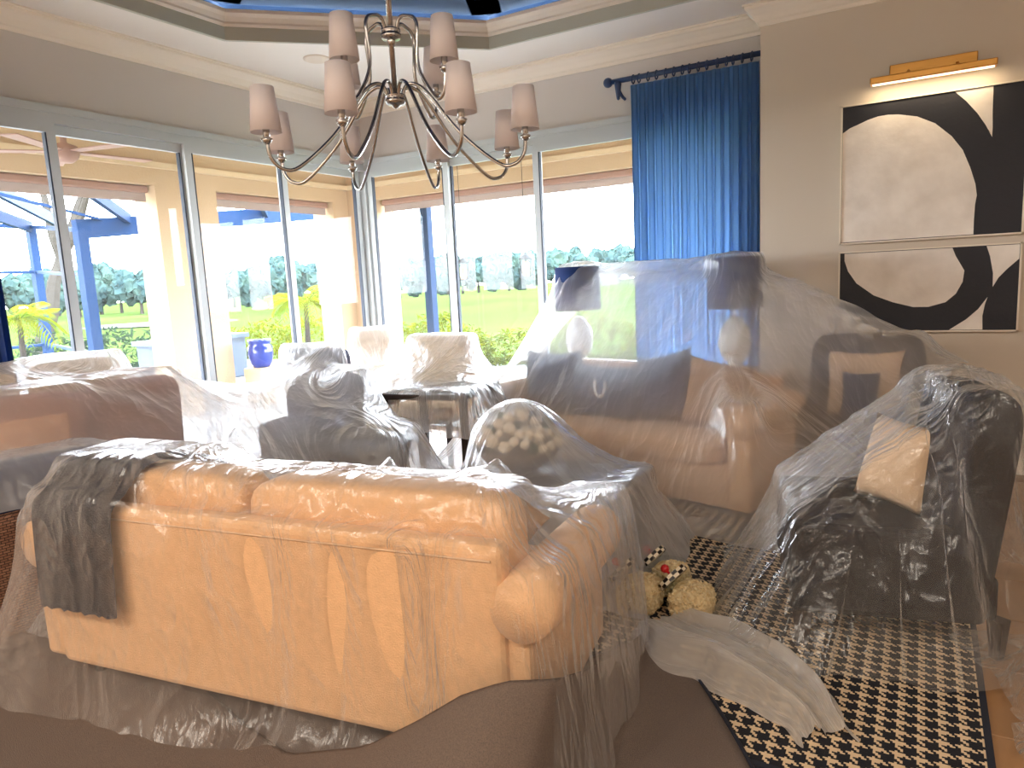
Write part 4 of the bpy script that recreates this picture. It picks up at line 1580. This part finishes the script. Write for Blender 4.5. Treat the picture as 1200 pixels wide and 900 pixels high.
dining_chair('rose-brown high-back chair with orange panel at the left photo edge', (-4.42, 1.93, 0), math.radians(-100), 0.62, 1.07, 'rose_fabric', 'orange_fabric', 'brown_wood')
dining_chair('rose-brown high-back chair under the left sheet beside the valley in the plastic', (-4.44, 2.58, 0), math.radians(-103), 0.58, 1.07, 'rose_fabric', None, 'brown_wood')
dining_chair('beige high-back chair under the left sheet closest to the side glass doors', (-4.88, 2.70, 0), math.radians(84), 0.6, 1.15, 'beige_fabric', None, 'brown_wood')
dining_chair('beige high-back chair under the left sheet next to the navy curtain', (-4.88, 2.05, 0), math.radians(88), 0.56, 1.12, 'beige_fabric', None, 'brown_wood')
dining_chair('slate grey high-back chair forming the tall peak in the middle sheet', (-4.32, 4.02, 0), math.radians(12), 0.6, 1.07, 'slate_fabric')
dining_chair('slate grey chair under the middle sheet beside the tall peak', (-3.86, 3.72, 0), math.radians(-30), 0.5, 0.92, 'slate_fabric')
dining_chair('beige high-back chair under the sheet in the corner of the glass doors', (-4.86, 5.55, 0), math.radians(40), 0.5, 1.10, 'beige_fabric')
dining_chair('beige high-back chair under the corner sheet in front of the back doors', (-3.77, 5.02, 0), math.radians(8), 0.62, 1.07, 'beige_fabric')
ben = thing('upholstered_bench', 'dark upholstered bench under the low front of the middle sheet', 'bench', (-3.36, 3.42, 0), math.radians(20), None)
obj('seat', sbox(0, 0, 0.5, 0.45, 0.25, 0.08, 6, 8), 'chair_navy', ben, smooth=True)
obj('frame', rbox(-0.41, 0.41, -0.21, 0.21, 0.36, 0.44, 0.01, 1), 'dark_wood', ben)
for sx_ in (-1, 1):
    for sy_ in (-1, 1):
        obj('leg', rbox(sx_ * 0.37 - 0.025, sx_ * 0.37 + 0.025, sy_ * 0.17 - 0.025, sy_ * 0.17 + 0.025, 0.012, 0.37, 0.004, 1), 'dark_wood', ben)
dt = thing('side_table', 'dark square table under the corner sheet beside the beige chairs', 'table', (-3.25, 4.45, 0), math.radians(10))
obj('top', rbox(-0.36, 0.36, -0.34, 0.34, 0.70, 0.745, 0.01, 2), 'dark_wood', dt)
for sx_ in (-1, 1):
    for sy_ in (-1, 1):
        obj('leg', rbox(sx_ * 0.32 - 0.025, sx_ * 0.32 + 0.025, sy_ * 0.3 - 0.025, sy_ * 0.3 + 0.025, 0.012, 0.71, 0.004, 1), 'dark_wood', dt)

wk = thing('wicker_armchair', 'brown woven wicker armchair with navy cushions at the left photo edge', 'armchair', (-3.93, 1.60, 0), math.radians(-8))
obj('body', rbox(-0.16, 0.30, -0.48, 0.48, 0.03, 0.40, 0.03, 2), 'wicker', wk)
obj('backrest', rbox(0.14, 0.36, -0.5, 0.5, 0.03, 0.605, 0.04, 2), 'wicker', wk)
for sg in (-1, 1):
    obj('arm', rbox(-0.18, 0.2, sg * 0.44 - 0.06, sg * 0.44 + 0.06, 0.03, 0.58, 0.03, 2), 'wicker', wk)
obj('seat_cushion', sbox(0.0, 0, 0.46, 0.17, 0.36, 0.07, 6, 8), 'pillow_navy', wk, smooth=True)
obj('back_cushion', sbox(0.20, 0.0, 0.70, 0.13, 0.47, 0.12, 5, 10), 'pillow_navy', wk, smooth=True)
for sx_ in (-0.11, 0.26):
    for sy_ in (-0.4, 0.4):
        obj('foot', rbox(sx_ - 0.03, sx_ + 0.03, sy_ - 0.03, sy_ + 0.03, 0, 0.05, 0.004, 1), 'wicker', wk)

# ------------------------------------------------------------------ plastic sheets, draped by cloth simulation
SIM = []
OBS = {}
tmp_objs, tmp_cols = [], []


def collider(colx, bm_, M=None, fr=12.0):
    if M is not None:
        xf(bm_, M)
    me_ = bpy.data.meshes.new('tmp_collider')
    bmesh.ops.recalc_face_normals(bm_, faces=bm_.faces)
    bm_.to_mesh(me_)
    bm_.free()
    o_ = bpy.data.objects.new('tmp_collider', me_)
    colx.objects.link(o_)
    o_.modifiers.new('c', 'COLLISION')
    o_.collision.thickness_outer = 0.008
    o_.collision.thickness_inner = 0.05
    o_.collision.cloth_friction = fr
    o_.collision.damping = 0.6
    tmp_objs.append(o_)


def frame(O, a):
    return Matrix.Translation(O) @ Matrix.Rotation(a, 4, 'Z')


def cube_col(colx, x0, x1, y0, y1, z0, z1, M=None, r=0.03, fr=12.0):
    OBS.setdefault(colx.name, []).append(((M or Matrix()).inverted(), 'box', (x0, x1, y0, y1, z1)))
    collider(colx, rbox(x0, x1, y0, y1, z0, z1, r, 2), M, fr)


def peak_col(colx, p, h=0.25, r=0.10, M=None):
    OBS.setdefault(colx.name, []).append(((M or Matrix()).inverted(), 'cone', (*p, h, r)))
    bm_ = nb()
    lathe(bm_, [(r * 0.9, -h), (r * 0.5, -h * 0.64), (r * 0.2, -h * 0.35), (0.006, 0.0)], 10, p)
    collider(colx, bm_, M)


def new_col():
    c_ = bpy.data.collections.new('tmp_col')
    sc.collection.children.link(c_)
    tmp_cols.append(c_)
    cube_col(c_, -9, 4, -3, 8, -0.2, 0.012, None, 0.01, 6.0)
    return c_


def membrane(colx, M, X, Y, hem, lift, iters=900):
    """Taut film stretched over the obstacles and down to its hem: relax a height field under an obstacle constraint."""
    ny, nx = X.shape
    P = np.stack((X.ravel(), Y.ravel(), np.zeros(X.size), np.ones(X.size)))
    W = np.array(M) @ P
    ob = np.full(X.size, 0.02)
    for Mi, kind, q in OBS[colx.name]:
        L = np.array(Mi) @ W
        if kind == 'box':
            e = 0.012
            k = (L[0] > q[0] - e) & (L[0] < q[1] + e) & (L[1] > q[2] - e) & (L[1] < q[3] + e)
            ob = np.where(k, np.maximum(ob, q[4] + lift), ob)
        elif kind == 'wedge':
            k = (L[0] > q[0] - 0.012) & (L[0] < q[1] + 0.012) & (L[1] > q[2] - 0.012) & (L[1] < q[3] + 0.012)
            ob = np.where(k, np.maximum(ob, q[4] + (q[5] - q[4]) * (L[1] - q[2]) / (q[3] - q[2]) + lift), ob)
        else:
            d = np.hypot(L[0] - q[0], L[1] - q[1])
            ob = np.where(d < q[4], np.maximum(ob, q[2] + lift - q[3] * (d / q[4]) ** (0.7 if kind == 'cone' else 2.2)), ob)
    ob = ob.reshape(ny, nx)
    edge = np.zeros((ny, nx), bool)
    edge[0] = edge[-1] = edge[:, 0] = edge[:, -1] = True
    hz = hem(X, Y)
    h = np.where(edge, np.maximum(hz, 0.02), np.maximum(ob, 0.3))
    for it in range(iters):
        g = h.copy()
        g[1:-1, 1:-1] = 0.25 * (h[:-2, 1:-1] + h[2:, 1:-1] + h[1:-1, :-2] + h[1:-1, 2:])
        g = np.maximum(g, ob)
        h = np.where(edge, np.maximum(hz, 0.02), g)
    return h


def sheet(name, label, colx, O, a, x0, x1, y0, y1, step, m, slack=0.03, bend=0.08, hem=None, seed=0, wave=0.03, sag=1.0):
    nx, ny = int((x1 - x0) / step) + 1, int((y1 - y0) / step) + 1
    M = frame(O, a)
    X, Y = np.meshgrid(np.linspace(x0, x1, nx), np.linspace(y0, y1, ny))
    # uneven outline
    for j in range(ny):
        for i in range(nx):
            u, v = 2 * i / (nx - 1) - 1, 2 * j / (ny - 1) - 1
            e = max(abs(u), abs(v)) ** 3
            nv = noise.noise_vector(Vector((u * 2.2 + seed * 3.1, v * 2.2, seed)))
            X[j, i] += nv.x * 0.10 * e
            Y[j, i] += nv.y * 0.10 * e
    Z = membrane(colx, M, X, Y, hem or (lambda x, y: 0 * x + 0.02), 0.012)
    vs_ = []
    for j in range(ny):
        for i in range(nx):
            u, v = 2 * i / (nx - 1) - 1, 2 * j / (ny - 1) - 1
            e = max(abs(u), abs(v)) ** 2
            th = math.atan2(v, u)
            rip = wave * e * (math.sin(th * 23 + 3 * noise.noise(Vector((u * 3, v * 3, seed)))) + 0.6 * math.sin(th * 41 + seed))
            p = Vector((X[j, i] + rip * math.cos(th + PI / 2) * 0.6, Y[j, i] + rip * math.sin(th + PI / 2) * 0.6, Z[j, i] + abs(rip) * 0.4 + 0.003 * noise.noise(Vector((u * 20, v * 20, seed)))))
            vs_.append(M @ p)
    fs_ = [(j * nx + i, j * nx + i + 1, (j + 1) * nx + i + 1, (j + 1) * nx + i) for j in range(ny - 1) for i in range(nx - 1)]
    me_ = bpy.data.meshes.new(name)
    me_.from_pydata([tuple(v) for v in vs_], [], fs_)
    o_ = bpy.data.objects.new('tmp_' + name, me_)
    C.objects.link(o_)
    vg = o_.vertex_groups.new(name='hem')
    vg.add([j * nx + i for j in range(ny) for i in range(nx) if i in (0, nx - 1) or j in (0, ny - 1)], 1.0, 'REPLACE')
    md = o_.modifiers.new('cloth', 'CLOTH')
    md.settings.vertex_group_mass = 'hem'
    s_ = md.settings
    s_.quality = 4
    s_.mass = 0.004
    s_.tension_stiffness = 40
    s_.compression_stiffness = 4
    s_.shear_stiffness = 3
    s_.bending_stiffness = bend * 0.1
    s_.tension_damping = 10
    s_.compression_damping = 10
    s_.air_damping = 1.0
    s_.shrink_min = -slack
    cs = md.collision_settings
    cs.collection = colx
    cs.distance_min = 0.006
    cs.collision_quality = 2
    cs.use_self_collision = False
    md.point_cache.frame_start = 1
    md.point_cache.frame_end = 120
    SIM.append((o_, name, label, m))


# near sofa
c1 = new_col()
M1 = frame(NSO, NSR)
cube_col(c1, 0, 1.97, -0.02, 0.1, 0.05, 0.79, M1)
cube_col(c1, 0.12, 1.97, 0.08, 0.33, 0.4, 0.91, M1, 0.05)
cube_col(c1, 0.0, 0.52, -0.07, 0.2, 0.3, 0.84, M1, 0.05)
cube_col(c1, 0.0, 0.52, 0.05, 0.42, 0.3, 0.94, M1, 0.05)
cube_col(c1, -0.16, 0.05, 0.0, 0.88, 0.1, 0.715, M1, 0.05)
cube_col(c1, 1.90, 2.165, -0.02, 0.90, 0.1, 0.725, M1, 0.05)
cube_col(c1, 0, 1.97, 0.3, 0.86, 0.1, 0.47, M1)
peak_col(c1, (0.42, 0.62, 1.055), 0.5, 0.18, M1)
peak_col(c1, (1.22, 0.62, 1.0), 0.45, 0.16, M1)
peak_col(c1, (1.72, 0.60, 1.03), 0.45, 0.16, M1)
sheet('plastic_sheet', 'clear plastic sheet draped over the back of the near cream sofa', c1, NSO, NSR, -0.42, 2.21, -0.20, 1.05, 0.027, 'film_clear', 0.012, seed=1)

# far sofa, lamps and armchair
c2 = new_col()
M2 = frame(FSO, FSR)
cube_col(c2, -0.06, 2.11, 0.0, 0.9, 0.1, 0.50, M2)
cube_col(c2, -0.17, 0.08, 0.0, 0.9, 0.1, 0.73, M2, 0.06)
cube_col(c2, 1.97, 2.22, 0.0, 0.9, 0.1, 0.73, M2, 0.06)
cube_col(c2, 0.1, 2.0, 0.0, 0.36, 0.4, 0.87, M2, 0.05)
for (x, y, z) in ((2.02, 0.44, 0.98), (1.72, 0.62, 0.97), (0.60, 0.46, 0.99), (0.20, 0.47, 0.98)):
    peak_col(c2, (x, y, z), 0.3, 0.12, M2)
for p in (LP1, LP2):
    bb = nb()
    lathe(bb, [(0.21, -0.38), (0.205, 0.0), (0.19, 0.012), (0.0, 0.02)], 20, p)
    collider(c2, bb, None, 30.0)
    OBS[c2.name].append((Matrix.Translation(p).inverted(), 'cone', (0, 0, p.z + 0.025, 0.02, 0.22)))
dl = LP2 - LP1
Ml = Matrix.Translation(LP1 + Vector((0, 0, 0))) @ Matrix.Rotation(math.atan2(dl.y, dl.x), 4, 'Z')
cube_col(c2, 0.0, dl.length, 0.06, 0.14, -0.03, 0.0, Ml, 0.008, 30.0)
OBS[c2.name][-1] = (Ml.inverted(), 'box', (0.0, dl.length, 0.06, 0.14, 1.64))
MB = frame(BC, math.radians(-4))
cube_col(c2, -0.38, 0.38, 0.12, 0.36, 0.1, 1.055, MB, 0.05)
cube_col(c2, -0.38, 0.38, -0.38, 0.3, 0.1, 0.62, MB, 0.05)
cube_col(c2, -1.2, 4, 6.01, 6.3, 0, 3, None, 0.01)
cube_col(c2, -6, -1.1, 6.19, 6.4, 0, 3, None, 0.01)
OBS[c2.name] = OBS[c2.name][:-2]
sheet('plastic_sheet', 'milky plastic sheet tented over the lamps, far sofa and armchair', c2, Vector((-1.55, 5.0, 0)), math.radians(-10), -1.95, 1.68, -0.98, 0.86, 0.034, 'film_thick', 0.008, seed=2,
      hem=lambda x, y: np.where(y > 0.6, np.clip(1.45 - 0.55 * np.maximum(0, x - 0.6) - 0.9 * np.maximum(0, -x - 1.2), 0.02, 1.5), np.where(x < -1.9, 0.02 + 0.75 * np.clip((y + 0.6) / 1.2, 0, 1), 0.02)))

# near armchair
c3 = new_col()
M3 = frame(AC, ACR)
cube_col(c3, -0.37, 0.37, -0.40, 0.3, 0.15, 0.54, M3, 0.03)
cube_col(c3, -0.385, 0.385, 0.17, 0.43, 0.2, 1.06, M3, 0.06)
wd = nb()
wv = [wd.verts.new((sx_ * 0.37, y, z)) for sx_ in (-1, 1) for (y, z) in ((0.25, 1.05), (-0.40, 0.55), (-0.40, 0.3), (0.25, 0.3))]
wd.faces.new(wv[:4])
wd.faces.new(wv[4:][::-1])
for i in range(4):
    wd.faces.new((wv[i], wv[(i + 1) % 4], wv[4 + (i + 1) % 4], wv[4 + i]))
collider(c3, wd, M3)
OBS[c3.name].append((M3.inverted(), 'wedge', (-0.37, 0.37, -0.40, 0.25, 0.55, 1.05)))
sheet('plastic_sheet', 'clear plastic sheet draped over the near navy armchair', c3, AC, ACR, -0.64, 0.60, -0.68, 0.74, 0.024, 'film_warm', 0.025, seed=3, wave=0.05)

# coffee table
c4 = new_col()
M4 = frame(CTB, CTA)
cube_col(c4, -0.46, 0.46, -0.42, 0.42, 0.3, 0.46, M4, 0.015)
bb = nb()
lathe(bb, [(0.26, -0.30), (0.26, -0.165), (0.20, -0.09), (0.13, -0.035), (0.06, -0.006), (0.0, 0.0)], 18, BW + Vector((0, 0, 0.405)))
collider(c4, bb)
OBS[c4.name].append((Matrix.Translation(BW).inverted(), 'dome', (0, 0, 0.865, 0.16, 0.28)))
sheet('plastic_sheet', 'plastic sheet draped over the coffee table and ball-filled bowl', c4, CTB, CTA, -0.95, 0.66, -0.56, 0.80, 0.026, 'film_cool', 0.012, seed=4)

# left group: front
c5 = new_col()
for (x, y, a, W, z) in ((-4.42, 1.93, -100, 0.62, 1.07), (-4.44, 2.58, -103, 0.58, 1.07), (-4.88, 2.70, 84, 0.6, 1.15), (-4.88, 2.05, 88, 0.56, 1.12), (-4.32, 4.02, 12, 0.6, 1.07), (-3.86, 3.72, -30, 0.5, 0.92)):
    Mx = frame(Vector((x, y, 0)), math.radians(a))
    cube_col(c5, -W / 2 - 0.01, W / 2 + 0.01, 0.16, 0.345, 0.3, z + 0.015, Mx, 0.03)
    cube_col(c5, -W / 2, W / 2, -0.26, 0.2, 0.3, 0.53, Mx, 0.03)
cube_col(c5, -0.48, 0.48, -0.28, 0.28, 0.1, 0.60, frame(Vector((-3.36, 3.42, 0)), math.radians(20)), 0.03)
cube_col(c5, -6, XA + 0.06, 0, 8, 0, 3, None, 0.01)
OBS[c5.name].pop()
sheet('plastic_sheet', 'plastic sheet slumped over the high-back chairs at the left glass doors', c5, Vector((-4.2, 2.95, 0)), 0.0, -1.13, 1.52, -1.40, 1.40, 0.036, 'film_slump', 0.02, seed=5)

# corner group
c6 = new_col()
for (x, y, a, W, z) in ((-4.86, 5.55, 40, 0.5, 1.10), (-3.77, 5.02, 8, 0.62, 1.07)):
    Mx = frame(Vector((x, y, 0)), math.radians(a))
    cube_col(c6, -W / 2 - 0.01, W / 2 + 0.01, 0.16, 0.345, 0.3, z + 0.015, Mx, 0.03)
    cube_col(c6, -W / 2, W / 2, -0.26, 0.2, 0.3, 0.53, Mx, 0.03)
cube_col(c6, -0.36, 0.36, -0.34, 0.34, 0.3, 0.75, frame(Vector((-3.25, 4.45, 0)), math.radians(10)), 0.02)
cube_col(c6, -6, XA + 0.06, 0, 8, 0, 3, None, 0.01)
OBS[c6.name].pop()
cube_col(c6, -6, -1.1, 6.16, 6.4, 0, 3, None, 0.01)
OBS[c6.name].pop()
sheet('plastic_sheet', 'plastic sheet draped over the chairs in the corner between the glass doors', c6, Vector((-4.0, 5.0, 0)), math.radians(4), -1.25, 1.3, -0.95, 1.0, 0.036, 'film_slump', 0.02, seed=6,
      hem=lambda x, y: np.where(y < -0.8, 0.42, 0.3))

# wicker chair
c7 = new_col()
M7 = frame(Vector((-3.93, 1.60, 0)), math.radians(-8))
cube_col(c7, 0.05, 0.34, -0.48, 0.48, 0.3, 0.83, M7, 0.09)
cube_col(c7, -0.18, 0.3, -0.5, 0.5, 0.1, 0.585, M7, 0.03)
sheet('plastic_sheet', 'small plastic sheet over the top of the wicker armchair', c7, Vector((-3.93, 1.60, 0)), math.radians(-8), -0.26, 0.42, -0.56, 0.56, 0.036, 'film_cool', 0.02, seed=7, hem=lambda x, y: 0 * x + 0.62, wave=0.012)

# loose crumpled plastic on the rug and the tiles
c8 = new_col()
rnd = random.Random(9)
for k in range(9):
    px_, py_ = 0.55 + rnd.uniform(-0.2, 0.25), 2.95 + rnd.uniform(-0.28, 0.35)
    peak_col(c8, (px_, py_, rnd.uniform(0.06, 0.16)), 0.12, 0.10)
sheet('plastic_sheet', 'crumpled plastic sheet heaped on the tiles at the right photo edge', c8, Vector((0.58, 2.95, 0)), 0.3, -0.36, 0.5, -0.42, 0.45, 0.022, 'film_warm', 0.12, bend=0.05, seed=8, wave=0.03)

FR_END = 20
for f in range(1, FR_END + 1):
    sc.frame_set(f)
dg = bpy.context.evaluated_depsgraph_get()
res = []
for o_, name, label, m in SIM:
    e = o_.evaluated_get(dg)
    me_ = bpy.data.meshes.new_from_object(e, depsgraph=dg)
    res.append((me_, name, label, m))
for o_, *_ in SIM:
    bpy.data.objects.remove(o_)
for o_ in tmp_objs:
    bpy.data.objects.remove(o_)
for c_ in tmp_cols:
    bpy.data.collections.remove(c_)
sc.frame_set(1)


def finish_sheet(me_, name, label, m):
    bm_ = bmesh.new()
    bm_.from_mesh(me_)
    bm_.verts.ensure_lookup_table()
    me2 = bpy.data.meshes.new(name)
    cz = min(v.co.z for v in bm_.verts)
    cx = sum(v.co.x for v in bm_.verts) / len(bm_.verts)
    cy = sum(v.co.y for v in bm_.verts) / len(bm_.verts)
    bmesh.ops.translate(bm_, vec=(-cx, -cy, 0), verts=bm_.verts)
    bm_.to_mesh(me2)
    bm_.free()
    nv = np.empty(len(me2.vertices) * 3, np.float32)
    me2.vertex_normals.foreach_get('vector', nv)
    nv = nv.reshape(-1, 3)
    co = np.empty(len(me2.vertices) * 3, np.float32)
    me2.vertices.foreach_get('co', co)
    co = co.reshape(-1, 3)
    nv = nv * np.sign(nv[:, 2:3] + 1e-6)
    adj = np.empty(len(me2.edges) * 2, np.int32)
    me2.edges.foreach_get('vertices', adj)
    adj = adj.reshape(-1, 2)
    for it in range(14):                               # the drape's broad slope, without its own small folds
        acc = nv.copy()
        np.add.at(acc, adj[:, 0], nv[adj[:, 1]])
        np.add.at(acc, adj[:, 1], nv[adj[:, 0]])
        nv = acc / np.linalg.norm(acc, axis=1, keepdims=True)
    hl = np.maximum(np.hypot(nv[:, 0], nv[:, 1]), 0.04)
    cph, sph = nv[:, 0] / hl, nv[:, 1] / hl
    s_ = -co[:, 0] * sph + co[:, 1] * cph
    flow = np.stack((cph * 0.9, sph * 0.9, s_ * 2.2), 1).astype(np.float32)
    at_ = me2.attributes.new('flow', 'FLOAT_VECTOR', 'POINT')
    at_.data.foreach_set('vector', flow.ravel())
    fa_ = me2.attributes.new('fall', 'FLOAT', 'POINT')
    fa_.data.foreach_set('value', (co[:, 2] * 1.3 + 0.5 * s_).astype(np.float32))
    me2.materials.clear()
    me2.materials.append(MATS[m])
    o_ = obj(name, me2, None, smooth=True, loc=(cx, cy, 0))
    ls = o_.modifiers.new('relax', 'SMOOTH')
    ls.factor = 0.5
    ls.iterations = 1
    sd = o_.modifiers.new('smooth', 'SUBSURF')
    sd.levels = 1
    sd.render_levels = 1
    return tag(o_, label, 'plastic sheet', 'plastic dust sheets')


for a_ in res:
    finish_sheet(*a_)

# gathered tail of plastic lying across the rug: folds run along its length
b = nb()
tail = smooth_path([Vector((-0.95, 2.80, 0)), Vector((-0.80, 2.71, 0)), Vector((-0.62, 2.64, 0)), Vector((-0.46, 2.55, 0)), Vector((-0.31, 2.42, 0)), Vector((-0.23, 2.30, 0))], 9)
rows, flow_l, fall_l = [], [], []
for i, p in enumerate(tail):
    q = i / (len(tail) - 1)
    d = (tail[min(i + 1, len(tail) - 1)] - tail[max(i - 1, 0)]).normalized()
    nrm = Vector((-d.y, d.x, 0))
    w = 0.10 + 0.12 * math.sin(PI * min(1, q * 1.1 + 0.05)) ** 0.7 * (1 - 0.45 * q) + 0.08 * (1 - q) ** 2
    row = []
    for k in range(61):
        s = -1 + 2 * k / 60
        ph = s * 6.5 + 3.2 * noise.noise(Vector((q * 1.5, s * 1.2, 1.0)))
        tri = 1 - abs(((ph / PI) % 2) - 1)
        tri2 = 1 - abs(((ph * 2.7 / PI + 0.4) % 2) - 1)
        env = (1 - abs(s) ** 3) * (0.35 + 0.65 * math.sin(PI * (0.12 + 0.82 * q)))
        z = 0.016 + env * (0.018 + 0.10 * tri ** 1.3 + 0.035 * tri2) + 0.006 * abs(noise.noise(Vector((q * 14, s * 6, 5))))
        ed = 1 + 0.30 * noise.noise(Vector((q * 5, 3.0 if s > 0 else 9.0, 2.5)))
        end = d * (0.05 * noise.noise(Vector((s * 5, 2, 8))) * (1 if q > 0.8 or q < 0.1 else 0.2))
        pp = p + nrm * s * w * ed + end
        row.append(b.verts.new((pp.x, pp.y, z)))
        flow_l += [s * 2.4, 0.3 * math.sin(s * 3), q * 0.25]
        fall_l.append(q * 1.2)
    rows.append(row)
for i in range(len(rows) - 1):
    for k in range(60):
        b.faces.new((rows[i][k], rows[i][k + 1], rows[i + 1][k + 1], rows[i + 1][k]))
o = tag(obj('plastic_sheet', b, 'film_bunched', smooth=True), 'gathered tail of plastic lying across the houndstooth rug', 'plastic sheet', 'plastic dust sheets')
at_ = o.data.attributes.new('flow', 'FLOAT_VECTOR', 'POINT')
at_.data.foreach_set('vector', flow_l)
fa_ = o.data.attributes.new('fall', 'FLOAT', 'POINT')
fa_.data.foreach_set('value', fall_l)
sd = o.modifiers.new('smooth', 'SUBSURF')
sd.levels = sd.render_levels = 1
